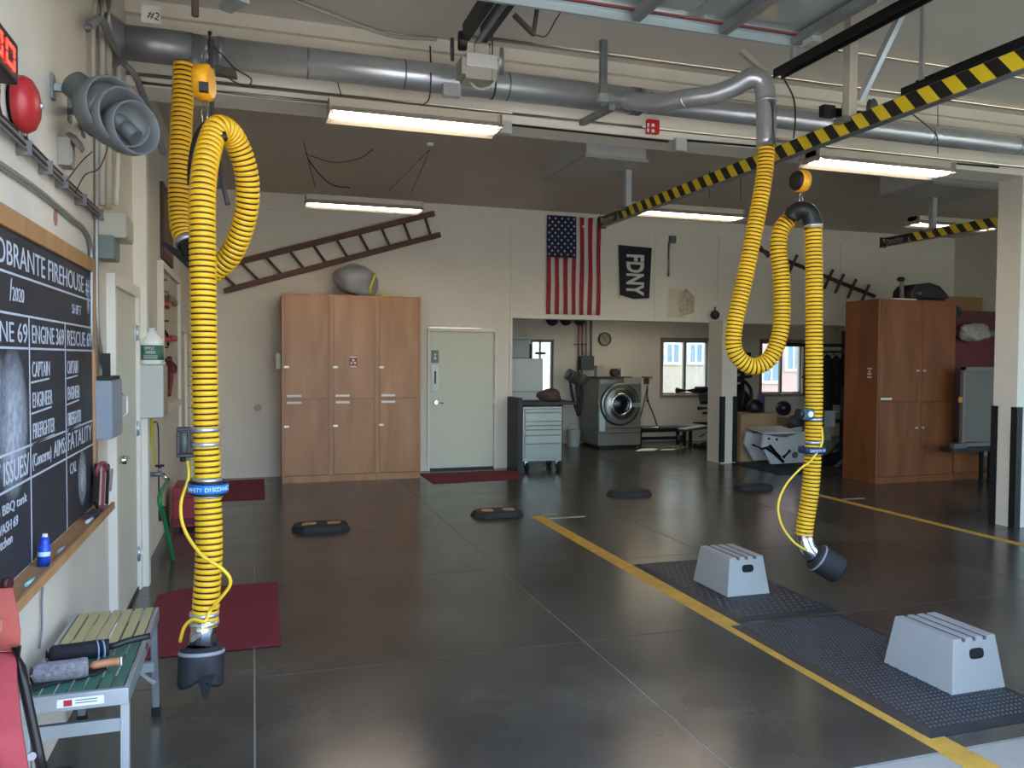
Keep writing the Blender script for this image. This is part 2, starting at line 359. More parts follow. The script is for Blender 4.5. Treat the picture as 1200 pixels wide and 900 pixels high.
MB().box(7.13, 7.21, 10.808, 10.82, 0.02, 1.05).build('corner_guard', BLACKP, cl2)
# gym beyond the opening
a, b = PY(777, 399, GY), PY(830, 462, GY); c_, d_ = PY(893, 403, GY), PY(942, 460, GY)
W1 = (a.x, b.x, b.z, a.z); W2 = (c_.x, 11.05, b.z, a.z); DR = (4.95, 5.42, 0.0, 1.98)
gw = MB().box(3.4, DR[0], GY, GY + 0.2, 0, 2.7).box(DR[0], DR[1], GY, GY + 0.2, DR[3], 2.7).box(DR[1], W1[0], GY, GY + 0.2, 0, 2.7)
for W_, nx in ((W1, W2[0]), (W2, 12.2)):
    gw.box(W_[0], W_[1], GY, GY + 0.2, 0, W_[2]).box(W_[0], W_[1], GY, GY + 0.2, W_[3], 2.7).box(W_[1], nx, GY, GY + 0.2, 0, 2.7)
ST('wall_gym_back', gw, WALL)
ST('ceiling_gym', MB().box(3.4, 12.2, BY + 0.18, GY + 0.2, 2.6, 2.8), CEIL)
ST('wall_gym_left', MB().box(3.2, 3.4, BY + 0.18, GY + 0.2, 0, 2.7), WALL)
for k, W_ in enumerate((W1, W2)):
    x0, x1, z0, z1 = W_; xm = (x0 + x1) / 2
    wf = ST('window_%d' % (k + 1), MB().box(x0 - 0.06, x1 + 0.06, GY - 0.02, GY + 0.02, z0 - 0.06, z0).box(x0 - 0.06, x1 + 0.06, GY - 0.02, GY + 0.02, z1, z1 + 0.06)
        .box(x0 - 0.06, x0, GY - 0.02, GY + 0.02, z0, z1).box(x1, x1 + 0.06, GY - 0.02, GY + 0.02, z0, z1), M('window_trim', '8f7f70', 0.6))
    MB().box(x0, x1, GY + 0.05, GY + 0.1, z0, z0 + 0.035).box(x0, x1, GY + 0.05, GY + 0.1, z1 - 0.035, z1).box(x0, x0 + 0.03, GY + 0.05, GY + 0.1, z0, z1).box(x1 - 0.03, x1, GY + 0.05, GY + 0.1, z0, z1).box(xm - 0.025, xm + 0.025, GY + 0.04, GY + 0.1, z0, z1).build('window_frame', M('bronze_frame', '7d766c', 0.5), wf)
    MB().box(x0 + 0.03, xm - 0.025, GY + 0.07, GY + 0.076, z0 + 0.035, z1 - 0.035).build('pane', GLASS, wf)
    MB().box(xm + 0.025, x1 - 0.03, GY + 0.07, GY + 0.076, z0 + 0.035, z1 - 0.035).build('pane', GLASS, wf)
dg = ST('door_3', MB().box(DR[0] - 0.1, DR[0], GY - 0.03, GY, 0, DR[3] + 0.1).box(DR[1], DR[1] + 0.1, GY - 0.03, GY, 0, DR[3] + 0.1).box(DR[0], DR[1], GY - 0.03, GY, DR[3], DR[3] + 0.1), TRIM)
MB().box(DR[0], DR[0] + 0.05, GY + 0.02, GY + 0.06, 0, DR[3]).box(DR[1] - 0.05, DR[1], GY + 0.02, GY + 0.06, 0, DR[3]).box(DR[0] + 0.05, DR[1] - 0.05, GY + 0.02, GY + 0.06, 0, 0.9).box(DR[0] + 0.05, DR[1] - 0.05, GY + 0.02, GY + 0.06, DR[3] - 0.05, DR[3]).box(5.14, 5.17, GY + 0.02, GY + 0.06, 0.9, DR[3]).build('sash', M('grey_sash', '6f7470', 0.5), dg)
MB().box(DR[0] + 0.05, DR[1] - 0.05, GY + 0.035, GY + 0.041, 0.9, DR[3] - 0.05).build('pane', GLASS, dg)
MB().cyl((5.05, GY + 0.0, 1.72), (5.25, GY + 0.0, 1.72), 0.025, n=10).build('closer', GREYS, dg)

# house across the yard, seen through the gym windows
hs = T('neighbouring_house', 'pale peach house with white framed windows seen through the gym windows', 'house', (14, 19, 0))
MB().box(5, 12.4, 19, 19.3, -0.05, 7).build('wall', M('peach_stucco', 'cdb9a0', 0.8, var=0.03), hs, label='peach stucco wall')
MB().box(12.4, 14.65, 18.8, 19.3, -0.05, 7).build('wall', M('pink_stucco', 'e0b2a2', 0.8, var=0.03), hs, label='pink stucco wall')
MB().box(14.65, 22, 18.8, 19.3, -0.05, 7).build('wall', M('green_stucco', 'bccbb6', 0.8, var=0.03), hs, label='pale green stucco wall')
for (u0, u1, v0, v1, yy) in ((781, 794, 404, 424, 19), (808, 821, 404, 424, 19), (894, 912, 424, 446, 18.8), (922, 936, 405, 432, 18.8)):
    p, q = PY(u0, v0, yy), PY(u1, v1, yy)
    wf = MB().box(p.x - 0.08, p.x, yy - 0.06, yy, q.z, p.z).box(q.x, q.x + 0.08, yy - 0.06, yy, q.z, p.z).box(p.x - 0.08, q.x + 0.08, yy - 0.06, yy, q.z - 0.08, q.z).box(p.x - 0.08, q.x + 0.08, yy - 0.06, yy, p.z, p.z + 0.08).box((p.x + q.x) / 2 - 0.03, (p.x + q.x) / 2 + 0.03, yy - 0.05, yy, q.z, p.z).build('window', WHITE, hs)
    MB().box(p.x, q.x, yy - 0.03, yy - 0.01, q.z, p.z).build('pane', M('house_glass', '8fa3ad', 0.15), wf)
tag(MB().box(-2, 8.5, 16.6, 16.8, -0.05, 2.6).build('yard_wall', M('white_stucco', 'd5d3c8', 0.8)), 'white wall behind the glazed gym door', 'wall')

# ------------------------------------------------------------------ floor markings
FMK = 'floor marking'
tag(MB().box(2.70, 2.835, 1.2, 2.7, 0.0005 - 0.0045, 0.001).box(2.70, 2.755, 2.7, 4.17, 0, 0.0012).box(2.70, 2.83, 4.17, 7.7, 0, 0.0012).build('floor_line', YELP), 'yellow painted lane line running beside the two rubber mats', FMK)
tag(MB().box(6.42, 6.52, 2.6, 8.0, 0, 0.0012).build('floor_line', YELP), 'yellow painted lane line running past the black guarded column', FMK)
WP = M('white_paint', 'a9aaa5', 0.6)
tag(MB().box(2.84, 3.24, 7.52, 7.57, 0, 0.0012).build('floor_stripe', WP), 'short white stripe at the end of the lane line by the bump', FMK)
tag(MB().box(6.55, 6.85, 7.62, 7.67, 0, 0.0012).build('floor_stripe', WP), 'short white stripe in front of the right plywood cabinets', FMK)
tag(MB().box(2.84, 3.02, 7.74, 7.78, 0, 0.0012).build('floor_stripe', YELP), 'faint short yellow stripe just behind the white stripe', FMK)

# ------------------------------------------------------------------ mats
def slab_mat(name, pts, z, mat, label, cat='mat', group=None, bev=0.004):
    return tag(MB().prism([(x, y, 0.0008) for x, y in pts], (0, 0, z)).build(name, mat, None, bev), label, cat, group)
mr = slab_mat('floor_mat', [(-0.62, 4.62), (0.145, 4.62), (0.157, 5.93), (-0.48, 5.93), (-0.62, 5.82)], 0.008, REDM, 'large dark red floor mat beside the grey work platform')
slab_mat('floor_mat', [(2.2, 10.05), (3.45, 10.15), (3.6, 10.95), (2.2, 10.95)], 0.008, REDM, 'dark red floor mat in front of the cream back door')
slab_mat('floor_mat', [(-0.76, 9.5), (0.12, 9.48), (0.13, 11.0), (-0.74, 11.0)], 0.008, REDM, 'dark red floor mat in the rear corner behind the yellow hose')
def dimple_mat(x0, x1, y0, y1, z, nx, ny, r, label):
    t = T('rubber_mat', label, 'mat', ((x0 + x1) / 2, (y0 + y1) / 2, 0), 'black rubber mats along the lane line')
    e = 0.05
    MB().hexa([(x0, y0, 0.0015), (x1, y0, 0.0015), (x1, y1, 0.0015), (x0, y1, 0.0015)], [(x0 + e, y0 + e, z), (x1 - e, y0 + e, z), (x1 - e, y1 - e, z), (x0 + e, y1 - e, z)]).build('mat_body', MATRUB, t)
    b = MB()
    for i in range(nx):
        for j in range(ny):
            cx = x0 + e * 1.4 + (x1 - x0 - 2.8 * e) * (i + 0.5 * (j % 2)) / (nx - 0.5); cy = y0 + e * 1.4 + (y1 - y0 - 2.8 * e) * j / (ny - 1)
            k = 6; vs = [(cx + r * math.cos(a * math.pi / 3), cy + r * math.sin(a * math.pi / 3), z - 0.001) for a in range(k)] + [(cx, cy, z + 0.008)]
            b.add(vs, [(a, (a + 1) % k, k) for a in range(k)], 0, False)
    b.build('raised_nubs', M('nub_highlight', '3e4045', 0.4), t, kind='stuff', fix=False)  # same rubber as the mat, lightened so the highlights sit in the colour
dimple_mat(2.84, 3.60, 4.22, 5.66, 0.012, 13, 24, 0.016, 'dark rubber mat with round studs under the farther grey step')
dimple_mat(2.757, 3.56, 2.66, 4.17, 0.012, 26, 44, 0.009, 'dark rubber mat with fine raised nubs under the nearer grey step')

# ------------------------------------------------------------------ moulded grey steps
def step(x0, x1, y0, y1, label):
    t = T('step_stool', label, 'step', ((x0 + x1) / 2, (y0 + y1) / 2, 0.012), 'grey moulded plastic steps on the rubber mats')
    i, h0, h = 0.035, 0.012, 0.268
    b = MB(); n = 4; xt0, xt1 = x0 + i, x1 - i; yt0, yt1 = y0 + i, y1 - i
    # end faces with grooves at the top edge: profile along x
    prof = [(x0, h0), (x1, h0), (xt1, h)]
    wd = (xt1 - xt0) / n
    for k in range(n - 1, 0, -1):
        c = xt0 + wd * k; prof += [(c + 0.015, h), (c + 0.011, h - 0.02), (c - 0.011, h - 0.02), (c - 0.015, h)]
    prof += [(xt0, h)]
    N = len(prof)
    def yy(z, a, s): return a + s * i * (z - h0) / (h - h0)
    vs = [(x, yy(z, y0, 1), z) for x, z in prof] + [(x, yy(z, y1, -1), z) for x, z in prof]
    b.add(vs, [tuple(range(N)), tuple(range(N, 2 * N))[::-1]] + [(k, k + N, (k + 1) % N + N, (k + 1) % N) for k in range(N)], 0)
    b.build('step_body', WHITES, t, 0.002)
    cx = (x0 + x1) / 2 + 0.005; zz = 0.19
    for (yf, s) in ((y0, 1), (y1, -1)):
        yc = yy(zz, yf, s); pts = []
        for k in range(20):
            a = 2 * math.pi * k / 20; ex = math.copysign(abs(math.cos(a)) ** 0.6, math.cos(a)); ez = math.copysign(abs(math.sin(a)) ** 0.6, math.sin(a))
            pts.append((cx + 0.046 * ex, yy(zz + 0.026 * ez, yf, s) - s * 0.0008, zz + 0.026 * ez))
        MB().prism(pts, (0, s * 0.004, 0)).build('hand_hole', M('hole_dark', '0b0b0d', 0.9), t)
    for k in (1, 2, 3):  # dark strips laid in the grooves, painting the shade inside them
        c = xt0 + wd * k; MB().box(c - 0.0115, c + 0.0115, yt0 + 0.004, yt1 - 0.004, h - 0.0195, h - 0.006).build('groove_shade', M('groove_dark', '4d5054', 0.8), t)
step(3.05, 3.385, 4.655, 5.10, 'farther light grey step on the studded mat, below the black hose nozzle')
step(3.195, 3.53, 2.96, 3.40, 'nearer light grey step at the lower right, on the fine nubbed mat')

# ------------------------------------------------------------------ wheel bumps
def bump(cx, cy, w, label, yellow):
    t = T('wheel_bump', label, 'wheel stop', (cx, cy, 0), 'black rubber wheel bumps on the floor')
    l, d, h = w / 2, 0.17, 0.055; k = 0.09
    o1 = [(cx - l, cy - d + k), (cx - l + k, cy - d), (cx + l - k, cy - d), (cx + l, cy - d + k), (cx + l, cy + d - k), (cx + l - k, cy + d), (cx - l + k, cy + d), (cx - l, cy + d - k)]
    s = 0.8; o2 = [(cx + (x - cx) * 0.88, cy + (y - cy) * s) for x, y in o1]
    vs = [(x, y, 0.001) for x, y in o1] + [(x, y, h) for x, y in o2]
    MB().add(vs, [tuple(range(8))[::-1], tuple(range(8, 16))] + [(i, (i + 1) % 8, (i + 1) % 8 + 8, i + 8) for i in range(8)]).build('bump_body', RUBBER, t, 0.006)
    if yellow:
        for sx in (-1, 1):
            px = cx + sx * w * 0.21; r = random.Random(int(cx * 100) + sx)
            poly = [(px - 0.07 + r.random() * 0.03, cy - 0.05), (px + 0.05, cy - 0.07 + r.random() * 0.04), (px + 0.075, cy - 0.0), (px + 0.05 + r.random() * 0.02, cy + 0.06), (px - 0.02, cy + 0.075), (px - 0.055, cy + 0.03 + 0.03 * r.random())]
            MB().prism([(x, y, h) for x, y in poly], (0, 0, 0.0015)).build('paint_patch', M('worn_yellow', 'b9925a', 0.7, var=0.4, scale=30), t, label='worn yellow paint patch')
bump(0.6, 7.68, 0.54, 'black wheel bump with faded patches in front of the left cabinets', True)
bump(2.39, 7.86, 0.54, 'black wheel bump with yellow patches at the end of the lane line', True)
bump(4.27, 8.62, 0.54, 'plain black wheel bump in the middle of the floor below the flag', False)
bump(5.97, 8.58, 0.50, 'plain black wheel bump beside the hanging hose nearest the gym box', False)

# ================================================================== YELLOW EXHAUST HOSES
def hose_mesh(pts, r, per=0.0255, n=22):
    P = cr(pts, 14); L = [0.0]
    for i in range(1, len(P)): L.append(L[-1] + (P[i] - P[i - 1]).length)
    tot = L[-1]; cnt = int(tot / per); S_ = []; prof = ((0.0, 0.88), (0.16, 0.88), (0.24, 1.0), (0.77, 1.0), (0.88, 0.88))
    def at(s):
        s = min(max(s, 0), tot)
        for i in range(1, len(L)):
            if L[i] >= s: return P[i - 1].lerp(P[i], (s - L[i - 1]) / max(L[i] - L[i - 1], 1e-9))
        return P[-1]
    for k in range(cnt):
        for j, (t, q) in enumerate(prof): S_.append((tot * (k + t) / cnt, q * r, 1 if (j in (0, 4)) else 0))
    S_.append((tot, r * 0.9, 1)); C_ = [at(s[0]) for s in S_]
    mb = MB(); vs = []; x = None
    for i, p in enumerate(C_):
        d = (at(S_[i][0] + 0.02) - at(S_[i][0] - 0.02)).normalized()
        if x is None: x, y = perp(d)
        else: x = (x - d * x.dot(d)).normalized(); y = d.cross(x)
        for k in range(n):
            a = 2 * math.pi * k / n; vs.append(p + (x * math.cos(a) + y * math.sin(a)) * S_[i][1])
    mb.v = vs
    for i in range(len(C_) - 1):
        for k in range(n):
            mb.f.append([i * n + k, i * n + (k + 1) % n, (i + 1) * n + (k + 1) % n, (i + 1) * n + k]); mb.m.append(S_[i][2]); mb.s.append(True)
    return mb
def band(c, d, r, w=0.018, t=0.004, mat=None):
    d = Vector(d).normalized(); return MB().lathe([(-w / 2, r - 0.01), (-w / 2, r + t), (w / 2, r + t), (w / 2, r - 0.01)], c, d, 24, cap=False)
HR = 0.057
# --- hose 1, near the left wall
Dn = 3.5
hose1 = T('exhaust_hose', 'yellow corrugated exhaust hose hanging nearest the left wall, looped over a saddle', 'hose', (-0.2, 3.72, 0.2))
B = [PD(250, 158, 3.62), PD(238, 215, 3.52), PD(238, 330, 3.5), PD(240, 450, 3.5), PD(243, 560, 3.5), PD(245, 640, 3.48), PD(242, 700, 3.47), PD(239, 735, 3.46)]
loopC = [PD(248, 320, 4.05), PD(272, 296, 4.0), PD(288, 250, 3.92), PD(289, 205, 3.86), PD(276, 166, 3.78), PD(261, 150, 3.68)]
fulltop = loopC + B
hose_mesh(fulltop, HR).build('hose_tube', [YEL, YELD], hose1, fix=False)
A1 = [PD(216, 74, 4.32), PD(214, 120, 4.32), PD(211, 180, 4.3), PD(210, 240, 4.3), PD(213, 270, 4.28), PD(219, 284, 4.26)]
hose_mesh(A1, HR).build('hose_tube', [YEL, YELD], hose1, fix=False, label='rear drop of hose from the duct')
MB().tube([PD(219, 284, 4.26), PD(226, 296, 4.22), PD(236, 318, 4.15), PD(248, 320, 4.05)], HR * 0.93, 16, smooth=4).build('elbow', BLACKP, hose1, label='black plastic elbow')
q = PD(205, 297, 4.28)
MB().hexa([PD(222, 316, 4.3), PD(226, 302, 4.3), PD(226, 302, 4.2), PD(222, 316, 4.2)], [PD(190, 286, 4.3), PD(192, 283, 4.3), PD(192, 283, 4.2), PD(190, 286, 4.2)]).build('elbow_flange', BLACKP, hose1)
band(PD(219, 283, 4.26), PD(219, 284, 4.26) - PD(213, 270, 4.28), HR, 0.03).build('clamp', GALV, hose1)
sd = MB().tube([PD(224, 222, 3.66), PD(225, 190, 3.66), PD(232, 160, 3.68), PD(246, 143, 3.70), PD(258, 150, 3.64), PD(262, 163, 3.6)], 0.018, 10, smooth=5)
sd.build('saddle', BLACKP, hose1, label='black saddle strap')
hr = PD(217, 518, 3.5)
rl = MB(); x0, z0 = hr.x, hr.z; y0 = hr.y
rl.box(x0 - 0.033, x0 + 0.045, y0 - 0.03, y0 + 0.03, z0 - 0.065, z0 - 0.05).box(x0 - 0.033, x0 + 0.045, y0 - 0.03, y0 + 0.03, z0 + 0.05, z0 + 0.065).box(x0 - 0.033, x0 - 0.02, y0 - 0.03, y0 + 0.03, z0 - 0.05, z0 + 0.05).box(x0 + 0.02, x0 + 0.045, y0 - 0.03, y0 + 0.03, z0 - 0.05, z0 + 0.05)
rl.build('release_valve', M('valve_navy', '1d2230', 0.4), hose1, 0.004)
MB().cyl((x0 - 0.002, y0, z0 - 0.045), (x0 - 0.002, y0, z0 + 0.045), 0.015, n=12).build('valve_spool', GREYS, hose1)
MB().cyl((x0 - 0.01, y0, z0 - 0.065), (x0 - 0.01, y0, z0 - 0.085), 0.012, n=10).build('fitting', BLACKP, hose1)
for v in (503, 520, 562, 580):
    u = 240 + (v - 500) * 0.055; band(PD(u, v, 3.5), (0, 0, 1), HR).build('clamp', GALV, hose1)
cc = PD(244, 571, 3.5)
sc = MB().lathe([(-0.022, HR), (-0.022, 0.078), (-0.016, 0.084), (0.016, 0.084), (0.022, 0.078), (0.022, HR)], cc, (0.03, 0, 1), 32, cap=False).build('safety_collar', M('collar_blue', '1e6fb8', 0.4), hose1, label='blue collar ring')
MB().lathe([(-0.03, HR), (-0.03, 0.080), (-0.02, 0.082), (-0.02, HR)], cc, (0.03, 0, 1), 32, cap=False).lathe([(0.02, HR), (0.02, 0.082), (0.03, 0.080), (0.03, HR)], cc, (0.03, 0, 1), 32, cap=False).build('collar_rim', BLACKP, hose1)
def ring_text(s, c, r, a0, da, size, mat, parent):
    for i, ch in enumerate(s):
        a = a0 + da * i
        if ch == ' ': continue
        nrm = Vector((math.sin(a), -math.cos(a), 0)); xd = Vector((math.cos(a), math.sin(a), 0))
        text(ch, Vector(c) + nrm * r - Vector((0, 0, size * 0.35)), xd, (0, 0, 1), size, mat, parent, align='CENTER')
ring_text('SAFETY DISCONNECT', cc, 0.0848, -1.1, 0.155, 0.026, M('collar_print', 'b9dcf2', 0.5), hose1)
MB().tube([hr + Vector((0.01, 0, -0.085)), PD(221, 560, 3.48), PD(212, 590, 3.46), PD(216, 620, 3.42), PD(236, 650, 3.37), PD(262, 668, 3.36), PD(270, 684, 3.38), PD(256, 704, 3.4), PD(246, 716, 3.42), PD(240, 728, 3.39), PD(226, 726, 3.4), PD(216, 735, 3.42), PD(211, 752, 3.45)], 0.0075, 8, smooth=8).build('air_line', M('air_line_yellow', 'ecc531', 0.4), hose1, label='thin yellow air line')
e0 = PD(239, 733, 3.46); e1 = PD(237, 760, 3.44)
MB().lathe([(0, 0.058), (0.03, 0.058), (0.05, 0.052), ((e1 - e0).length + 0.02, 0.062)], e0 + (e0 - e1).normalized() * 0.03, e1 - e0, 20).build('nozzle_pipe', CHROME, hose1, label='shiny metal pipe')
for v in (719, 729): band(PD(239.5, v, 3.465), (0, 0, 1), HR).build('clamp', GALV, hose1)
nz0 = PD(236.5, 757, 3.44); nz1 = PD(235, 800, 3.42)
L_ = (nz1 - nz0).length
nb = MB().lathe([(0, 0.062), (0.012, 0.088), (0.05, 0.094), (L_, 0.094), (L_ + 0.015, 0.088), (L_ + 0.005, 0.075), (L_ * 0.55, 0.06)], nz0, nz1 - nz0, 28, cap=False)
_ax = (nz1 - nz0).normalized(); _cd = (Vector((0, 0, H)) - nz0).normalized(); _sd = _ax.cross(_cd).normalized(); _fd = _sd.cross(_ax)
for _i, _v in enumerate(nb.v):
    _r = _v - nz0; _t = _r.dot(_ax); _p = _r - _ax * _t
    if _t > L_ * 0.8 and _p.length > 0.07:
        _c = _p.normalized().dot(_fd); _s = _p.normalized().dot(_sd)
        _k = max(0, _c) ** 1.2 * math.exp(-((_s - 0.05) / 0.55) ** 2)
        nb.v[_i] = _v - _ax * 0.032 * _k - _p.normalized() * 0.03 * _k
nb.build('rubber_nozzle', RUBBER, hose1, label='black rubber tailpipe nozzle')
MB().hexa([PD(230, 794, 3.42), PD(252, 790, 3.42), PD(252, 790, 3.36), PD(230, 794, 3.36)], [PD(238, 819, 3.40), PD(243, 819, 3.40), PD(243, 819, 3.38), PD(238, 819, 3.38)]).build('rubber_flap', RUBBER, hose1)
MB().lathe([(-0.004, 0.08), (-0.004, 0.093), (0.008, 0.096), (0.012, 0.09)], nz0 + (nz1 - nz0).normalized() * 0.02, nz1 - nz0, 28, cap=False).build('nozzle_band', M('grey_band', '8a8b90', 0.5), hose1)

# --- hose 2, over the lane
Df = 5.35
hose2 = T('exhaust_hose', 'yellow corrugated exhaust hose hanging in a long U below the striped rail', 'hose', (3.57, 4.47, 0.3))
d2 = [(898, 168), (895, 210), (884, 270), (872, 330), (861, 380), (861, 412), (880, 429), (902, 420), (915, 385), (916, 330), (912, 292), (916, 268), (928, 254)]
hose_mesh([PD(u, v, Df + 0.1) for u, v in d2], HR).build('hose_tube', [YEL, YELD], hose2, fix=False, label='looped upper length')
d3_ = [(953, 264), (954, 330), (954, 400), (954, 470), (953, 520), (950, 570), (944, 610), (942, 628)]
hose_mesh([PD(u, v, Df) for u, v in d3_], HR).build('hose_tube', [YEL, YELD], hose2, fix=False, label='straight lower drop')
MB().tube([PD(926, 257, Df + 0.05), PD(932, 249, Df + 0.03), PD(941, 246, Df), PD(949, 251, Df), PD(953, 266, Df)], HR * 1.02, 18, smooth=5).build('elbow', BLACKP, hose2, label='black plastic elbow')
band(PD(928, 254, Df + 0.05), PD(932, 249, Df) - PD(926, 257, Df), HR, 0.022).build('clamp', GALV, hose2)
band(PD(953, 265, Df), (0, 0, 1), HR, 0.022).build('clamp', GALV, hose2)
for v in (491, 518, 531): band(PD(953, v, Df), (0, 0, 1), HR).build('clamp', GALV, hose2)
rp = PD(946, 485, Df - 0.09)
MB().box(rp.x - 0.05, rp.x + 0.035, rp.y - 0.03, rp.y + 0.03, rp.z - 0.035, rp.z + 0.035).build('release_valve', M('valve_teal', '1f4a55', 0.4), hose2, 0.008)
MB().lathe([(0, 0.02), (0.008, 0.02)], (rp.x + 0.0, rp.y - 0.03, rp.z), (0, -1, 0), 16).build('valve_dial', WHITE, hose2)
MB().cyl((rp.x - 0.075, rp.y, rp.z + 0.0), (rp.x - 0.045, rp.y, rp.z), 0.035, n=14).build('fitting', BLACKP, hose2)
rq = PD(969, 490, Df)
MB().box(rq.x - 0.045, rq.x + 0.045, rq.y - 0.03, rq.y + 0.03, rq.z - 0.06, rq.z + 0.05).tube([rq + Vector((0.03, 0, 0.03)), rq + Vector((0.10, 0, 0.04))], 0.006, 6).build('valve_bracket', BLACKP, hose2, 0.004)
c2 = PD(951, 527, Df)
MB().lathe([(-0.022, HR), (-0.022, 0.080), (-0.016, 0.086), (0.016, 0.086), (0.022, 0.080), (0.022, HR)], c2, (0, 0, 1), 28, cap=False).build('safety_collar', M('collar_navy', '1d2b49', 0.45), hose2, label='dark blue collar ring')
ring_text('SAFETY DISCONNECT', c2, 0.0868, -0.7, 0.155, 0.026, M('collar_print', 'b9dcf2', 0.5), hose2)
MB().tube([PD(963, 500, Df - 0.02), PD(963, 520, Df - 0.05), PD(950, 540, Df - 0.1), PD(937, 550, Df - 0.1), PD(920, 570, Df - 0.1), PD(912, 592, Df - 0.1), PD(916, 615, Df - 0.1), PD(930, 635, Df - 0.1), PD(945, 645, Df - 0.08)], 0.0075, 8, smooth=8).build('air_line', M('air_line_yellow', 'ecc531', 0.4), hose2, label='thin yellow air line')
MB().tube([PD(942, 622, Df), PD(943, 632, Df), PD(947, 643, Df - 0.02), PD(957, 653, Df - 0.03)], 0.056, 18, smooth=5).build('nozzle_pipe', CHROME, hose2, label='shiny bent metal pipe')
n0 = PD(953, 650, Df - 0.03); n1 = PD(981, 668, Df - 0.04); Ln = (n1 - n0).length
MB().lathe([(0, 0.060), (0.01, 0.085), (0.03, 0.094), (Ln, 0.094), (Ln + 0.01, 0.088), (Ln * 0.6, 0.075)], n0, n1 - n0, 28, cap=False).build('rubber_nozzle', RUBBER, hose2, label='black rubber tailpipe nozzle')
MB().lathe([(0, 0.09), (0, 0.097), (0.012, 0.097), (0.012, 0.09)], n0 + (n1 - n0).normalized() * 0.03, n1 - n0, 28, cap=False).build('nozzle_band', M('grey_band', '8a8b90', 0.5), hose2)

# --- balancers
def balancer(c, axis, top, bot, label):
    t = T('spring_balancer', label, 'hoist', tuple(c), 'orange spring balancers')
    d = Vector(axis).normalized(); r = 0.075
    MB().lathe([(-0.035, r * 0.85), (-0.03, r), (0.02, r), (0.03, r * 0.85)], c, d, 26).build('balancer_case', ORANGE, t)
    MB().lathe([(0.0, r * 0.9), (0.014, r * 0.8), (0.014, 0.01)], Vector(c) + d * 0.03, d, 20).build('cover_plate', BLACKP, t)
    h = MB()
    for p, q in ((Vector(c) + Vector((0, 0, r)), Vector(top)), (Vector(c) - Vector((0, 0, r)), Vector(bot))):
        for s in (-1, 1): h.tube([p + Vector((0.004 * s, 0, 0)), (p + q) / 2 + Vector((0.014 * s, 0, 0)), q + Vector((0.004 * s, 0, 0))], 0.003, 6)
    h.build('hook', CHROME, t)
# seen edge-on: tall thin orange case
cb = PD(240, 97, 3.72)
tb = T('spring_balancer', 'orange spring balancer seen edge-on above the left hose saddle', 'hoist', tuple(cb), 'orange spring balancers')
MB().lathe([(-0.04, 0.066), (-0.032, 0.084), (0.022, 0.084), (0.034, 0.066)], cb, (1, -0.25, 0), 28).build('balancer_case', ORANGE, tb)
MB().box(cb.x - 0.02, cb.x + 0.02, cb.y - 0.095, cb.y - 0.06, cb.z - 0.065, cb.z - 0.025).build('cable_guide', BLACKP, tb)
hk = MB()
for p, q_ in ((cb + Vector((0, 0, 0.08)), PD(240, 58, 3.72)), (cb - Vector((0, 0, 0.08)), PD(240, 145, 3.70))):
    for s in (-1, 1): hk.tube([p + Vector((0.004 * s, 0, 0)), (p + q_) / 2 + Vector((0.014 * s, 0, 0)), q_ + Vector((0.008 * s, 0, 0))], 0.003, 6)
hk.build('hook', CHROME, tb)
balancer(PD(938, 212, Df), (-0.99, -0.05, 0.0), PD(938, 186, Df), PD(940, 244, Df), 'orange and black spring balancer hanging from the striped rail')

# ================================================================== OVERHEAD
DY, DZ, DRAD = 5.58, 3.585, 0.098
# main duct
duct = T('exhaust_duct', 'long galvanised round duct running across in front of the beam', 'duct', (5, DY, DZ))
joint = PY(741, 126, DY).x
MB().cyl((-0.35, DY, DZ), (joint, DY, DZ), DRAD, n=36).build('duct_pipe', GALV, duct)
MB().cyl((joint, DY, DZ), (11.93, DY, DZ), DRAD * 0.82, n=32).build('duct_pipe', GALV, duct)
for x in (-0.2, joint, joint + 0.05):
    band((x, DY, DZ), (1, 0, 0), DRAD, 0.03).build('duct_collar', GALVD, duct)
for x in (0.35, 1.0, 1.75, 2.9, 5.6, 6.6, 8.4):
    band((x, DY, DZ), (1, 0, 0), DRAD * (1 if x < joint else 0.82), 0.012, 0.002).build('seam', GALVD, duct)
br = [Vector((joint - 0.12, DY, DZ)), PD(770, 121, 5.85), PD(800, 116, 5.7), PD(835, 111, 5.6), PD(862, 101, 5.52), PD(880, 91, 5.46), PD(893, 96, 5.45), PD(897, 112, 5.45), PD(898, 140, 5.45), PD(898, 170, 5.45)]
MB().tube(br, 0.066, 24, smooth=6).build('branch_pipe', GALV, duct, label='branch pipe bending down to the hose')
for i, (u, v, d, ax) in enumerate(((803, 116, 5.69, 1), (840, 110, 5.59, 1), (866, 99, 5.51, 1), (876, 93, 5.48, 1))):
    band(PD(u, v, d), PD(u + 6, v - 2.5, d - 0.03) - PD(u, v, d), 0.066, 0.014, 0.004).build('duct_collar', GALV, duct)
band(PD(898, 118, 5.45), (0, 0, 1), 0.066, 0.02).build('duct_collar', GALV, duct)
MB().tube([PD(898, 118, 5.45), PD(898, 172, 5.45)], 0.069, 24).build('drop_pipe', GALV, duct)
lc = PD(150, 50, 4.62); lt = PD(222, 50, 4.5)
MB().cyl((LX, lc.y, lc.z), (lt.x, lc.y, lc.z), 0.098, n=32).build('side_stub', GALVD, duct, label='dull dark stub running to the left wall')
MB().cyl((lt.x, lc.y - 0.0, lc.z + 0.07), (lt.x, lc.y - 0.0, PD(217, 76, 4.35).z - 0.01), 0.078, 0.062, n=28).build('drop_pipe', GALVD, duct)
MB().cyl((lt.x, lc.y, lc.z), (lt.x, DY, DZ), 0.085, n=28).build('connecting_pipe', GALVD, duct)
MB().lathe([(0, 0.15), (0.02, 0.15), (0.10, 0.10)], (LX, lc.y, lc.z), (1, 0, 0), 28).build('wall_flange', GALVD, duct)
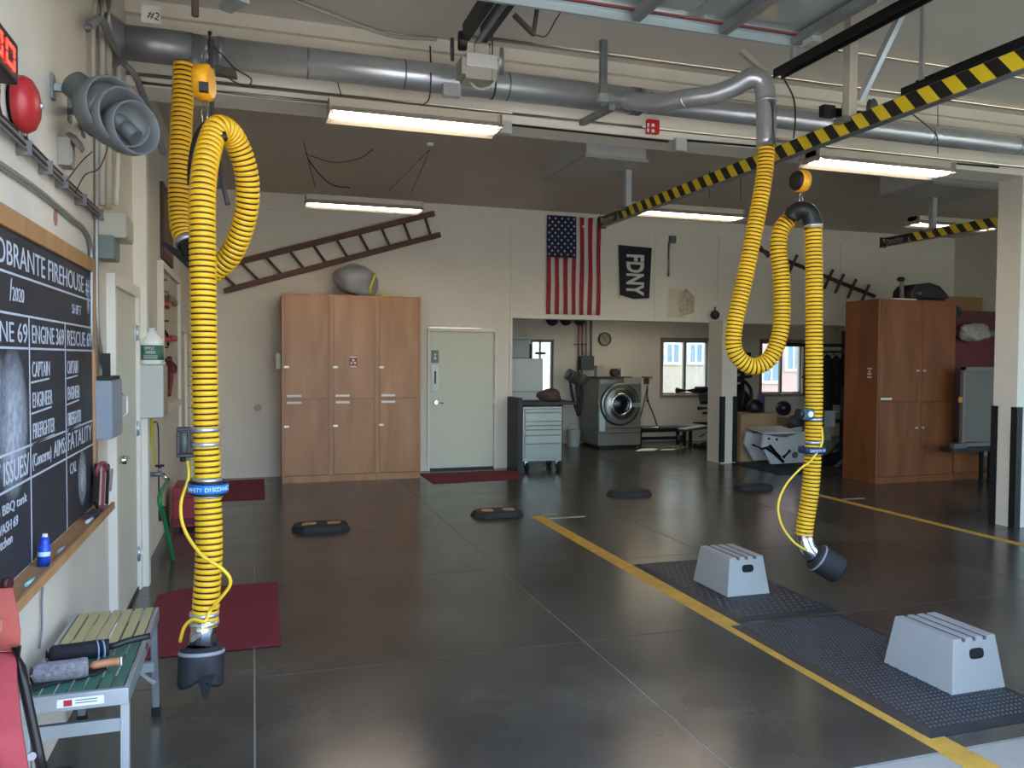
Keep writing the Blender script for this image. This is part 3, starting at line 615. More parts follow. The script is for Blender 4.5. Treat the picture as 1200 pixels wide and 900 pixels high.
band((lt.x, lc.y, PD(217, 76, 4.35).z), (0, 0, 1), HR, 0.03).build('clamp', GALV, duct)
text('#2', (LX + 0.22, lc.y - 0.105, lc.z + 0.12), (1, 0, -0.2), (0.2, 0, 1), 0.06, BLACKP, duct)
MB().box(LX + 0.19, LX + 0.29, lc.y - 0.103, lc.y - 0.1, lc.z + 0.09, lc.z + 0.19).build('label_plate', WHITE, duct)

# duct hangers and strut bracket
def wire(pts, r, mat, label, cat='cable', group=None, sm=5, name='cable'):
    return tag(MB().tube(pts, r, 6, smooth=sm).build(name, mat), label, cat, group)
for x, lab in ((1.64, 'thin strap hanger around the duct left of the opener box'), (7.7, 'wire hanger looped around the duct near the right edge')):
    t = T('duct_hanger', lab, 'hanger', (x, DY, DZ), 'duct hangers')
    band((x, DY, DZ), (1, 0, 0), DRAD, 0.012).build('strap', DARKC, t)
    MB().cyl((x, DY, DZ + 0.1), (x, DY, 3.95), 0.005, n=6).build('rod', DARKC, t)
t = T('duct_bracket', 'grey strut channel bracket carrying the duct in the middle', 'bracket', (2.5, DY, 3.95))
p = PY(706, 100, DY - 0.13)
MB().box(p.x - 0.025, p.x + 0.025, DY - 0.16, DY - 0.12, 3.46, 3.95).build('upright', GALVD, t)
MB().bar((p.x, DY - 0.3, 3.42), (p.x, DY + 0.26, 3.46), 0.045, 0.045).build('cross_arm', GALVD, t)
MB().box(p.x - 0.035, p.x + 0.035, DY - 0.17, DY - 0.11, 3.50, 3.56).build('bolt_plate', GALV, t)

# conduits on ceiling and beam
G_ = 'conduits on the ceiling and beam'
def conduit(pts, r, mat, label, sm=0): return wire(pts, r, mat, label, 'conduit', G_, sm, 'conduit')
conduit([PZ(335, -4, 3.92), PZ(380, 14, 3.92), PZ(455, 41, 3.92), PZ(500, 45, 3.92), PZ(512, 46, 3.92)], 0.014, LIGHTH, 'white conduit slanting over the ceiling to the door opener', 4)
conduit([(1.45, 5.62, 3.925), (11.9, 5.62, 3.925)], 0.014, LIGHTH, 'straight white conduit along the ceiling above the duct')
conduit([(1.45, 5.0, 3.925), (11.9, 5.0, 3.925)], 0.013, LIGHTH, 'straight white conduit on the ceiling just behind the raised door')
conduit([(LX, 5.835, 3.475), (11.9, 5.835, 3.475)], 0.012, LIGHTH, 'pale conduit along the lower edge of the beam')
conduit([PY(600, 133, 5.83), PY(752, 149, 5.83)], 0.009, GALVC, 'short steel conduit running to the red alarm box')
conduit([PY(597, 146, 5.82), PY(783, 166, 5.82)], 0.010, DARKC, 'dark conduit between the two junction boxes on the beam')
conduit([PY(800, 164, 5.82), PY(1170, 196, 5.82)], 0.010, DARKC, 'dark conduit right of the junction box along the beam')
conduit([PY(165, 97, 5.82), PY(300, 112, 5.82), PY(385, 120, 5.82)], 0.010, GALVC, 'steel conduit from the left wall to the big lit fixture')
def jbox(c, s, mat, label, cat='junction box', name='junction_box', grp=None):
    c = Vector(c); t = T(name, label, cat, tuple(c), grp)
    MB().box(c.x - s[0] / 2, c.x + s[0] / 2, c.y - s[1], c.y, c.z - s[2] / 2, c.z + s[2] / 2).build('box_body', mat, t, 0.004)
    MB().box(c.x - s[0] / 2 + 0.006, c.x + s[0] / 2 - 0.006, c.y - s[1] - 0.004, c.y - s[1], c.z - s[2] / 2 + 0.006, c.z + s[2] / 2 - 0.006).build('cover', mat, t)
    return t
jbox(PY(591, 151, 5.82), (0.09, 0.05, 0.09), M('box_light_grey', 'b0b2ae', 0.5), 'grey junction box at the end of the big lit fixture', grp='junction boxes on the beam')
jbox(PY(795, 171, 5.82), (0.10, 0.05, 0.10), M('box_light_grey', 'b0b2ae', 0.5), 'grey junction box on the beam right of the red alarm', grp='junction boxes on the beam')
al = jbox(PY(763, 150, 5.83), (0.10, 0.05, 0.11), M('alarm_red', 'c3201f', 0.4), 'red fire alarm box with white lights on the beam', 'alarm', 'fire_alarm')
p = PY(763, 150, 5.775)
for dz in (-0.022, 0.022): MB().lathe([(0, 0.016), (0.006, 0.012)], (p.x + 0.015, p.y - 0.002, p.z + dz), (0, -1, 0), 12).build('strobe', WHITE, al)
for k in range(2): MB().box(p.x - 0.036, p.x - 0.02, p.y - 0.005, p.y - 0.001, p.z - 0.035 + k * 0.04, p.z - 0.005 + k * 0.04).build('marking', WHITE, al)
tag(MB().lathe([(0, 0.06), (0.02, 0.06), (0.05, 0.05), (0.1, 0.045)], PZ(792, 98, 3.95), (0, 0, -1), 16).build('smoke_detector', M('detector', 'a7a198', 0.5)), 'round smoke detector on the ceiling above the duct branch', 'detector')
tag(MB().box(0.0, 0.06, 0, 0.05, 0, 0.05).build('ceiling_bracket', WHITE), 'small white ceiling box above the rear left lamp', 'bracket').location = PZ(504, 171, 3.79)

# fluorescent fixtures
def fixture(x0, x1, y, z, label, lit=0, back=False, tubes=2, em=None):
    t = T('ceiling_light', label, 'lamp', ((x0 + x1) / 2, y, z), 'hanging fluorescent strip lights')
    w = 0.16; P_ = [(-w, -0.0), (-w * 0.42, 0.055), (-w * 0.42, 0.11), (w * 0.42, 0.11), (w * 0.42, 0.055), (w, 0.0), (w - 0.004, -0.004), (w * 0.38, 0.048), (-w * 0.38, 0.048), (-w + 0.004, -0.004)]
    w_in = REFL
    MB().prism([(x0, y + a, z + b) for a, b in P_], (x1 - x0, 0, 0)).build('reflector', LIGHTH, t)
    for x in (x0, x1 - 0.006): MB().box(x, x + 0.006, y - w * 0.7, y + w * 0.7, z + 0.005, z + 0.1).build('end_cap', LIGHTH, t)
    for s in ((-1, 1) if tubes == 2 else (0,)):
        MB().cyl((x0 + 0.03, y + s * 0.065, z + 0.022), (x1 - 0.03, y + s * 0.065, z + 0.022), 0.017, n=12).build('tube', em or TUBE, t)
        for x in (x0 + 0.012, x1 - 0.03): MB().box(x, x + 0.018, y + s * 0.065 - 0.012, y + s * 0.065 + 0.012, z + 0.005, z + 0.05).build('lamp_holder', WHITE, t)
    return t
def hang(points, labels, grp='light hanging chains'):
    for (a_, b_), lab in zip(points, labels): tag(MB().tube([a_, b_], 0.004, 5).build('chain', DARKC), lab, 'chain', grp)
fixture(PY(384, 130, 5.52).x, PY(583, 150, 5.52).x, 5.50, 3.225, 'big lit double tube strip light in front of the beam at the left')
fixture(PY(358, 235, 9.0).x, PY(494, 244, 9.0).x, 9.0, 3.27, 'lit strip light hanging at the rear above the wooden ladder')
fixture(PY(735, 250, 8.2).x, PY(868, 250, 8.2).x, 8.2, 3.27, 'lit strip light hanging at the rear behind the striped rail')
fixture(PY(950, 185, 5.5).x, PY(1108, 200, 5.5).x, 5.50, 3.225, 'lit strip light in front of the beam at the right of the hose balancer')
fixture(6.2, 7.4, 12.7, 2.45, 'unseen strip light added on the gym ceiling to brighten the gym', em=M('gym_fill_tube', 'fff0d8', 0.4, emit=11.0))  # out of view behind the lintel; added to brighten the gym
fixture(PY(1069, 262, 7.8).x, PY(1069, 262, 7.8).x + 1.25, 7.8, 3.27, 'strip light half hidden behind the far column', em=M('dim_tube', 'ffe9cf', 0.4, emit=3.0))
hang([(PZ(385, 60, 3.95), PY(400, 112, 5.5))], ['chain crossing the duct down to the big lit fixture'])
hang([(PZ(356, 167, 3.82), PY(369, 218, 9.0)), (PZ(504, 175, 3.82), PY(455, 224, 9.0)), (PZ(504, 175, 3.82), PY(482, 226, 9.0))], ['left thin wire holding the rear left strip light', 'slanting thin wire holding the right end of the rear left light', 'steep thin wire holding the right end of the rear left light'])
hang([((PY(868, 208, 8.2).x, 8.2, 3.82), PY(868, 236, 8.2)), ((PY(831, 222, 8.2).x, 8.2, 3.82), PY(831, 233, 8.2))], ['right thin rod holding the rear strip light behind the striped rail', 'left thin rod holding the rear strip light behind the striped rail'])
hang([(PZ(1099, 120, 3.95), PY(1099, 180, 5.5))], ['wire holding the right hand strip light by the duct'])
wire([PZ(358, 180, 3.82), PZ(390, 190, 3.82), PZ(420, 186, 3.82), PZ(437, 175, 3.82)], 0.006, DARKC, 'dark lamp cord sagging below the rear ceiling', group='lamp cords')
wire([PY(360, 185, 9), PY(375, 205, 9), PY(390, 217, 9), PY(410, 220, 9.0)], 0.006, DARKC, 'dark cord dropping to the rear left strip light', group='lamp cords')
wire([PZ(504, 50, 3.93), PY(505, 90, 5.45), PY(503, 115, 5.45), PY(497, 122, 5.45)], 0.005, DARKC, 'thin dark wire hanging in front of the duct', group='lamp cords')

# HVAC diffusers
def hvac(x0, x1, y0, y1, z0, label):
    t = T('air_diffuser', label, 'vent', ((x0 + x1) / 2, (y0 + y1) / 2, 3.82), 'ceiling air diffusers')
    MB().box(x0, x1, y0, y1, z0 + 0.0, 3.815).build('housing', M('diffuser_grey', 'b5b8b6', 0.45, var=0.06), t)
    e = 0.0; k = 0.12
    MB().hexa([(x0 - 0.02, y0 - 0.02, z0 - 0.03), (x1 + 0.02, y0 - 0.02, z0 - 0.03), (x1 + 0.02, y1 + 0.02, z0 - 0.03), (x0 - 0.02, y1 + 0.02, z0 - 0.03)], [(x0 - 0.02, y0 - 0.02, z0), (x1 + 0.02, y0 - 0.02, z0), (x1 + 0.02, y1 + 0.02, z0), (x0 - 0.02, y1 + 0.02, z0)]).build('flange', M('diffuser_face', 'a19d95', 0.5), t)
hvac(PY(687, 190, 6.95).x, PY(757, 197, 6.95).x, 6.95, 8.05, 3.53, 'square grey air diffuser on the ceiling above the flag')
hvac(PY(1173, 230, 6.75).x - 0.95, PY(1173, 230, 6.75).x, 6.75, 7.5, 3.52, 'dark grey air diffuser on the ceiling beside the far column')

# striped rails
def rail(x, y0, y1, z, label, col_shift=0):
    t = T('exhaust_rail', label, 'rail', (x, y0, z))
    hw, hh = 0.03, 0.052
    MB().box(x - hw, x + hw, y0, y1, z, z + hh * 2).build('rail_body', GALVD, t)
    # hazard tape: slanted pieces on the face towards the left bay
    L = 0.086; n = int((y1 - y0 - 0.45) / L); xo = x - hw - 0.0006
    ys0 = y0 + 0.0
    b1, b2 = MB(), MB()
    for k in range(n):
        a = ys0 + k * L; b = a + L; s = 0.08
        poly = [(xo, a, z + 0.004), (xo, b, z + 0.004), (xo, min(b + s, y1 - 0.3), z + hh * 2 - 0.003), (xo, a + s, z + hh * 2 - 0.003)]
        (b1 if k % 2 else b2).prism(poly, (-0.0012, 0, 0))
    b1.build('yellow_stripe', YTAPE, t); b2.build('black_stripe', BTAPE, t)
    MB().box(xo - 0.002, xo, y1 - 0.42, y1 - 0.02, z + 0.004, z + hh * 2 - 0.004).build('name_plate', BLACKP, t)
    text('PlymoVent', (xo - 0.003, y1 - 0.08, z + 0.035), (0, -1, 0), (0, 0, 1), 0.062, M('plate_print', 'a9a9a0', 0.6), t, fit=0.27)
    MB().box(xo - 0.003, xo - 0.002, y1 - 0.34, y1 - 0.08, z + 0.018, z + 0.024).build('underline', M('plate_print', 'a9a9a0', 0.6), t)
    MB().prism([(xo - 0.002, y1 - 0.025, z + 0.09), (xo - 0.002, y1 - 0.06, z + 0.09), (xo - 0.002, y1 - 0.06, z + 0.03)], (-0.001, 0, 0)).build('yellow_corner', YTAPE, t)
    MB().box(x - hw - 0.01, x + hw + 0.01, y1 - 0.01, y1 + 0.02, z - 0.01, z + hh * 2 + 0.01).build('end_stop', BLACKP, t)
    return t
RX, RZ = 3.56, 3.03
r1 = rail(RX, 2.15, 7.9, RZ, 'long yellow and black striped rail slanting from the upper right to the flag')
rail(7.42, 2.15, 8.05, RZ, 'yellow and black striped rail behind the far column')
def post(x, y, z0, z1, wdt, mat, label):
    t = T('rail_hanger', label, 'hanger', (x, y, z1), 'rail hanger posts')
    MB().box(x - wdt / 2, x + wdt / 2, y - wdt / 2, y + wdt / 2, z0, z1).build('post', mat, t)
    MB().box(x - 0.08, x + 0.08, y - 0.05, y + 0.05, z0 - 0.03, z0).build('foot_plate', GALVD, t)
    MB().box(x - 0.08, x + 0.08, y - 0.05, y + 0.05, z1 - 0.01, z1 + 0.01).build('top_plate', GALV, t)
post(RX, 7.3, RZ + 0.105, 3.82, 0.06, GALV, 'pale strut post holding the striped rail behind the beam')
post(RX, 4.17, RZ + 0.105, 3.95, 0.06, LIGHTH, 'white strut post holding the striped rail in front of the duct')
post(7.42, 7.3, RZ + 0.105, 3.82, 0.06, GALV, 'strut post holding the rail behind the far column')
tag(MB().bar((RX + 0.06, 4.15, RZ + 0.22), (RX + 0.14, 3.72, 3.93), 0.04, 0.035).box(RX - 0.1, RX + 0.26, 3.6, 3.75, 3.93, 3.948).build('strut_brace', GALV), 'slanting galvanised strut brace above the striped rail', 'brace')
wh = T('cable_pulley', 'pair of dark cable wheels at the end of the right door track', 'pulley', (RX + 0.28, 4.3, RZ + 0.2))
for dx, dy in ((0.10, 0.0), (0.24, -0.06)):
    MB().lathe([(-0.012, 0.075), (-0.004, 0.065), (0.004, 0.065), (0.012, 0.075)], (RX + dx, 4.3 + dy, RZ + 0.2), (0.5, -1, 0), 22).build('wheel', M('pulley_grey', '55504b', 0.5), wh)
MB().box(RX + 0.02, RX + 0.34, 4.32, 4.36, RZ + 0.17, RZ + 0.22).build('bracket', BLACKM, wh)
# raised garage door, tracks, opener
dz = 3.42
od = T('overhead_door', 'raised sectional garage door with glass panels under the ceiling', 'garage door', (1.2, 3.2, dz))
e1_ = PZ(935, 48, dz); yE = e1_.y; xE = e1_.x
for k in range(3):
    y1_ = yE - k * 0.62; y0_ = y1_ - 0.60
    f_ = MB().box(-0.62, xE, y1_ - 0.07, y1_, dz, dz + 0.045).box(-0.62, xE, y0_, y0_ + 0.05, dz, dz + 0.045)
    xx = -0.62
    while xx < xE + 0.01: f_.box(xx - 0.03, xx + 0.03, y0_ + 0.05, y1_ - 0.07, dz, dz + 0.045); xx += (xE + 0.62) / 5
    f_.build('door_section', ALU, od)
    MB().box(-0.6, xE - 0.02, y0_ + 0.04, y1_ - 0.06, dz + 0.02, dz + 0.026).build('pane', M('door_glass_sheen', '98a39f', 0.12, 0.3), od)  # opaque grey-green pane; reflected light in the glass is put into its colour
MB().box(-0.62, xE + 0.02, yE - 0.02, yE, dz - 0.04, dz + 0.05).build('bottom_rail', M('pale_blue_alu', '9fb0b2', 0.4, 0.4), od)
MB().box(-0.62, xE, yE - 0.09, yE - 0.07, dz - 0.01, dz).build('weather_seal', M('seal_red', '6b3438', 0.6), od)
for x in (PZ(747, 12, dz).x, PZ(850, 28, dz).x, xE - 0.05):
    MB().box(x - 0.025, x + 0.025, yE - 1.9, yE - 0.05, dz - 0.05, dz - 0.002).build('strut', GALVD, od)
MB().box(xE - 0.06, xE + 0.0, yE - 0.2, yE - 0.12, dz - 0.08, dz - 0.05).box(xE - 0.06, xE, yE - 0.75, yE - 0.67, dz - 0.08, dz - 0.05).build('roller_bracket', GALV, od)
def track(x, y0, y1, z, label):
    t = T('door_track', label, 'door track', (x, y0, z), 'overhead door tracks')
    MB().box(x - 0.035, x + 0.035, y0, y1, z + 0.045, z + 0.055).box(x - 0.035, x - 0.025, y0, y1, z, z + 0.05).box(x + 0.025, x + 0.035, y0, y1, z, z + 0.05).build('channel', BLACKM, t)
    MB().bar((x + 0.045, y0, z + 0.06), (x + 0.045, y1 - 0.05, z + 0.06), 0.012, 0.075).build('angle', BLACKM, t)
    for y in (y1 - 0.12,): MB().box(x + 0.01, x + 0.03, y - 0.015, y + 0.015, z + 0.06, 3.95).build('drop_rod', GALV, t)
track(PZ(912, 90, 3.40).x + 0.02, 2.1, PZ(908, 92, 3.40).y, 3.40, 'black door track beside the raised door at the upper right')
track(PZ(1050, 118, 3.40).x, 2.1, 4.38, 3.40, 'black door track of the right bay above the striped rail')
track(-0.66, 2.1, 4.25, 3.40, 'black door track above the left wall')
tag(MB().box(PD(243, 20, 4.1).x - 0.02, PD(243, 20, 4.1).x + 0.02, 3.94, 3.96, PD(243, 45, 4.1).z, 3.95).build('hanging_strut', GALV), 'pale steel strut hanging above the left balancer', 'strut')
tag(MB().cyl((PD(236, 20, 4.1).x, 3.98, PD(236, 62, 4.1).z), (PD(234, 20, 4.1).x, 3.98, 3.95), 0.016, n=8).build('hanging_rod', M('rusty_brown', '4a3d36', 0.6)), 'dark rod hanging beside the pale strut', 'rod')
wire([PD(246, 38, 4.05), PD(247, 90, 3.95), PD(250, 140, 3.9), PD(258, 200, 3.88), PD(267, 240, 3.88)], 0.012, M('dark_grey_hose', '3e3d3c', 0.6), 'dark grey cable running down behind the yellow loop', sm=5)
tag(MB().bar(PD(264, 10, 3.6), PD(285, -2, 3.5), 0.06, 0.03).build('strut_brace', ALU), 'short pale brace at the top above the left duct', 'brace')
wire([PD(250, 55, 3.95), PD(262, 66, 3.9), PD(275, 80, 3.9), PD(294, 92, 3.9), PD(290, 101, 3.9), PD(275, 96, 3.9), PD(264, 88, 3.9)], 0.004, DARKC, 'thin black wire looping beside the left balancer')
tag(MB().prism([PD(252, 76, 4.1), PD(276, 80, 4.1), PD(278, 90, 4.1), PD(252, 86, 4.1)], (0, 0.05, 0)).build('motor_plate', M('olive_grey', '4a4a40', 0.6)), 'olive grey bracket plate under the duct by the left balancer', 'bracket')
# opener
ox = PZ(565, 35, 3.62).x
op = T('door_opener', 'garage door opener with white box at the end of its dark rail', 'opener', (ox, 5.0, 3.6))
MB().box(ox - 0.075, ox - 0.03, 2.2, 4.95, 3.62, 3.72).box(ox + 0.04, ox + 0.085, 2.2, 4.95, 3.62, 3.72).build('rail', BLACKM, op)
MB().bar((ox + 0.0, 2.6, 3.60), (ox + 0.01, 4.9, 3.60), 0.03, 0.02).build('trolley_arm', GALVD, op)
p0, p1 = PY(547, 60, 4.98), PY(583, 81, 4.98)
MB().box(p0.x, p1.x, 4.98, 5.16, p1.z, p0.z).build('control_box', M('opener_white', 'bdbdba', 0.45), op, 0.004)
MB().box(p0.x - 0.03, p0.x + 0.0, 4.99, 5.14, p1.z - 0.05, p0.z - 0.03).box(p0.x, p1.x, 5.0, 5.16, p1.z - 0.07, p1.z - 0.0).box(p1.x - 0.03, p1.x, 4.99, 5.0, p1.z - 0.07, p1.z).build('motor_case', M('opener_beige', '9b988b', 0.5), op)
for u in (556, 574): 
    q = PY(u, 52, 5.05); MB().tube([(q.x, 5.05, p0.z), (q.x, 5.05, 3.66)], 0.006, 6).build('hanger_rod', LIGHTH, op)
MB().lathe([(-0.03, 0.05), (-0.02, 0.06), (0.02, 0.06), (0.03, 0.05)], PY(542, 48, 5.02), (1, -0.2, 0), 18).build('sprocket', BLACKP, op)
MB().lathe([(-0.01, 0.07), (0.01, 0.07)], PY(530, 58, 5.05), (1, -0.3, 0), 20).build('brake_disc', M('brake_dark', '35312f', 0.5), op)
MB().lathe([(-0.012, 0.085), (0.012, 0.085), (0.012, 0.066), (-0.012, 0.066), (-0.012, 0.085)], PY(588, 72, 5.05), (1, -0.35, 0), 24, cap=False).build('chain_wheel', GALVD, op)
MB().tube([PY(549, 95, 4.98), PY(560, 104, 4.98), PY(572, 103, 4.98), PY(580, 95, 4.98)], 0.008, 6, smooth=5).build('cord', LIGHTH, op)
MB().box(PY(520, 98, 5.0).x, PY(540, 98, 5.0).x, 5.0, 5.06, PY(520, 111, 5.0).z, PY(520, 96, 5.0).z).build('terminal_block', GALV, op)
MB().bar(PY(625, 40, 4.3), PY(602, 17, 4.3), 0.03, 0.02).bar(PY(625, 42, 4.3), PY(631, -2, 4.3), 0.02, 0.02).build('brace', M('rusty_brown', '4a3d36', 0.6), op)
wire([PY(628, 41, 4.3), PY(640, 42, 4.3), PY(652, 22, 4.3), PY(666, 2, 4.3)], 0.004, DARKC, 'thin black wire swinging below the raised door')
wire([PY(919, 93, 4.6), PY(930, 115, 4.6), PY(932, 140, 4.6), PY(930, 162, 4.6)], 0.006, DARKC, 'thin black wire hanging from the end of the door track')
wire([PZ(1065, 130, 3.1), PY(1095, 155, 5.0), PY(1099, 165, 5.3)], 0.005, DARKC, 'thin wire slanting below the striped rail to the duct hanger')
tag(MB().bar(PD(868, 60, 5.5), PD(897, 84, 5.5), 0.045, 0.03).build('strut_brace', LIGHTH), 'short cream brace above the bend of the duct branch', 'brace')
for (x_, lab) in ((950, 'black cable clamp block under the ceiling beside the white post'),):
    q = PY(970, 130, 5.4); tag(MB().box(q.x - 0.06, q.x + 0.05, 5.37, 5.43, q.z - 0.05, q.z + 0.04).build('cable_block', BLACKP), lab, 'bracket')
tag(MB().box(PY(930, 166, 5.0).x - 0.16, PY(930, 166, 5.0).x + 0.16, 4.96, 5.04, PY(930, 166, 5.0).z - 0.008, PY(930, 166, 5.0).z + 0.008).build('bracket_plate', LIGHTH), 'thin pale plate beside the galvanised hose drop', 'bracket')

# ================================================================== LEFT WALL
X0 = LX
# chalkboard
by0, by1, bz0, bz1 = 2.55, 4.52, 0.86, 2.06
cbd = T('chalkboard', 'large black chalkboard in a wooden frame on the left wall', 'chalkboard', (X0, (by0 + by1) / 2, bz0))
MB().box(X0, X0 + 0.012, by0, by1, bz0, bz1).build('slate', BOARD, cbd)
MB().box(X0, X0 + 0.025, by0 - 0.04, by1 + 0.05, bz1 - 0.02, bz1 + 0.05).build('frame_rail', WOODF, cbd, 0.003)
MB().box(X0, X0 + 0.025, by1 - 0.01, by1 + 0.05, bz0 - 0.02, bz1 - 0.02).build('frame_stile', WOODF, cbd, 0.003)
MB().box(X0, X0 + 0.025, by0 - 0.05, by0 + 0.01, bz0 - 0.02, bz1 - 0.02).build('frame_stile', WOODF, cbd, 0.003)
MB().box(X0, X0 + 0.10, by0 - 0.05, by1 + 0.06, bz0 - 0.035, bz0 - 0.015).box(X0 + 0.085, X0 + 0.10, by0 - 0.05, by1 + 0.06, bz0 - 0.015, bz0 + 0.0).build('chalk_tray', WOODF, cbd, 0.002)
xc = X0 + 0.0128; YD, ZD = (0, 1, 0), (0, 0, 1)
def zline(z, y0=by0, y1=by1 - 0.01, z2=None):
    return MB().bar((xc, y0, z), (xc, y1, z if z2 is None else z2), 0.008, 0.0015, up=(1, 0, 0)).build('chalk_line', CHALK, cbd)
def z_of(u, v): return PX(u, v, xc).z
def y_of(u, v): return PX(u, v, xc).y
za = z_of(50, 333); zb = z_of(50, 374); zc = z_of(50, 409); ze = z_of(60, 512); zf = z_of(60, 547)
for z in (za, zb, zc, ze, zf): zline(z)
y1c, y2c = y_of(35, 450), y_of(77, 450)
for y, z1_ in ((y1c, zb), (y2c, zb)): MB().bar((xc, y, bz0), (xc, y, z1_), 0.008, 0.0015, up=(1, 0, 0)).build('chalk_line', CHALK, cbd)
def ct(s, y0, z0, h, y1=None, up=0.0, sh=0.0):
    return text(s, (xc + 0.0008, y0, z0), (0, 1, up), ZD, h / 0.72, CHALK, cbd, fit=None if y1 is None else y1 - y0)
yt0 = y_of(-14, 270); yt1 = 0
ct('SOBRANTE FIREHOUSE #1', yt0, za + 0.025, bz1 - 0.05 - za - 0.03, by1 - 0.04)
ct('2020', y_of(14, 350), z_of(14, 352), 0.05, y_of(28, 356)); ct('/', y_of(11, 350), z_of(11, 352), 0.08)
ct('SHIFT', y_of(84, 350), z_of(84, 367), 0.045, y_of(95, 365))
ct('ENGINE 69', y_of(-40, 400), zc + 0.02, zb - zc - 0.045, y_of(32, 400))
ct('ENGINE 369', y1c + 0.03, zc + 0.02, zb - zc - 0.045, y2c - 0.03)
ct('RESCUE 69', y2c + 0.03, zc + 0.02, zb - zc - 0.045, by1 - 0.04)
for (y, ym) in ((y1c, 0.36), (y2c, 0.30)):
    for k, s in enumerate(('CAPTAIN', 'ENGINEER', 'FIREFIGHTER')):
        z = zc - 0.105 - 0.115 * k; ct(s, y + 0.03, z, 0.06, y + 0.03 + ym * (0.75 + 0.1 * k))
        MB().bar((xc, y + 0.02, z - 0.02), (xc, y + 0.02 + ym * (0.75 + 0.1 * k), z - 0.012), 0.007, 0.0015, up=(1, 0, 0)).build('chalk_line', CHALK, cbd)
for k, s in enumerate(('ENGINEER', 'FIREFIGHTER')):
    z = zc - 0.22 - 0.115 * k; ct(s, y1c - 0.9, z, 0.06, y1c - 0.42)
ct('CURRENT ISSUES/', y_of(-60, 560), zf + 0.02, ze - zf - 0.04, y1c - 0.03)
ct('(Concerns)', y1c + 0.02, zf + 0.035, 0.05, y_of(60, 530)); ct('AIMS:', y_of(63, 530), zf + 0.03, 0.07, y2c - 0.02); ct('FATALITY', y2c + 0.02, zf + 0.03, 0.08, by1 - 0.05)
ct('have no BBQ tank', y1c - 0.62, zf - 0.075, 0.035, y1c - 0.06); ct('NEXT WASH 69', y1c - 0.6, zf - 0.135, 0.035, y1c - 0.18)
ct('-kitchen', y1c - 0.45, z_of(8, 640), 0.035, y1c - 0.25); ct('CAL', y2c + 0.06, z_of(84, 555), 0.05, y2c + 0.2)
for (y, z, a, b) in ((y1c - 0.22, zc - 0.26, 0.2, 0.27), (y1c - 0.40, zc - 0.16, 0.12, 0.16), (y1c - 0.62, za - 0.10, 0.09, 0.08), (y2c + 0.33, zf - 0.13, 0.11, 0.14), (by1 - 0.1, z_of(98, 352), 0.05, 0.07)):
    MB().box(xc + 0.0002, xc + 0.0006, y - a, y + a, z - b, z + b).build('chalk_smudge', SMUDGE, cbd)
# things in the chalk tray
tz = bz0 - 0.015
def can(y, r, h, label):
    t = T('spray_can', label, 'can', (X0 + 0.05, y, tz))
    MB().lathe([(0, r), (h * 0.72, r), (h * 0.75, r * 0.8), (h * 0.8, r * 0.8), (h, r * 0.65)], (X0 + 0.05, y, tz), (0.05, 0.06, 1), 18).build('can_body', M('can_blue', '1c48b8', 0.35), t)
    MB().lathe([(h * 0.35, r * 1.01), (h * 0.5, r * 1.01)], (X0 + 0.05, y, tz), (0.05, 0.06, 1), 18, cap=False).build('label_band', M('can_label', 'b9d8dc', 0.4), t)
    MB().lathe([(h * 0.98, r * 0.5), (h * 1.12, r * 0.4)], (X0 + 0.05, y, tz), (0.05, 0.06, 1), 14).build('cap', WHITE, t)
can(y_of(37, 655), 0.021, 0.105, 'blue spray can standing in the chalk tray')
tag(MB().bar((X0 + 0.05, y_of(95, 595), tz + 0.012), (X0 + 0.06, y_of(95, 595) + 0.16, tz + 0.012), 0.05, 0.02).build('eraser', M('eraser_felt', '3c3a3b', 0.9)), 'dark felt board eraser at the far end of the tray', 'eraser')
tag(MB().cyl((X0 + 0.06, y_of(95, 605) - 0.12, tz + 0.009), (X0 + 0.065, y_of(95, 605) - 0.03, tz + 0.009), 0.009, n=8).build('chalk_stick', WHITE), 'thick white chalk lying near the eraser', 'chalk')
tag(MB().cyl((X0 + 0.06, y_of(48, 655) + 0.06, tz + 0.006), (X0 + 0.065, y_of(48, 655) + 0.15, tz + 0.006), 0.006, n=8).build('chalk_stick', M('chalk_grey', '9fa5aa', 0.8)), 'thin grey chalk lying beside the blue can', 'chalk')
tag(MB().cyl((X0 + 0.065, 3.02, tz + 0.007), (X0 + 0.07, 3.1, tz + 0.007), 0.007, n=8).build('chalk_stick', M('chalk_green', 'a8d8cf', 0.8)), 'pale green chalk in the tray behind the red chair', 'chalk')
# led clock
lc_ = T('led_clock', 'black wall clock with glowing red digits at the top left', 'clock', (X0, 3.02, 2.46))
cy0, cy1, cz0, cz1 = 2.72, PX(22, 80, X0 + 0.07).y, PX(18, 96, X0 + 0.07).z, PX(0, 24, X0 + 0.07).z
MB().box(X0, X0 + 0.07, cy0, cy1, cz0, cz1).build('case', BLACKP, lc_, 0.008)
REDL = M('red_led', 'ff2a20', 0.4, emit=3.5)
def seg7(y, z, wd, ht, segs):
    t_ = wd * 0.2; x = X0 + 0.0715; b = MB(); h2 = ht / 2
    R_ = {'a': (0, wd, ht - t_, ht), 'd': (0, wd, 0, t_), 'g': (0, wd, h2 - t_ / 2, h2 + t_ / 2), 'f': (0, t_, h2, ht), 'b': (wd - t_, wd, h2, ht), 'e': (0, t_, 0, h2), 'c': (wd - t_, wd, 0, h2)}
    for s in segs:
        a_, b_, c1, d1_ = R_[s]; b.box(x - 0.001, x + 0.001, y + a_ + 0.004, y + b_ - 0.004, z + c1 + 0.004, z + d1_ - 0.004)
    b.build('digit', REDL, lc_)
hh_ = (cz1 - cz0) * 0.62; zz_ = cz0 + (cz1 - cz0) * 0.19; wd_ = 0.10
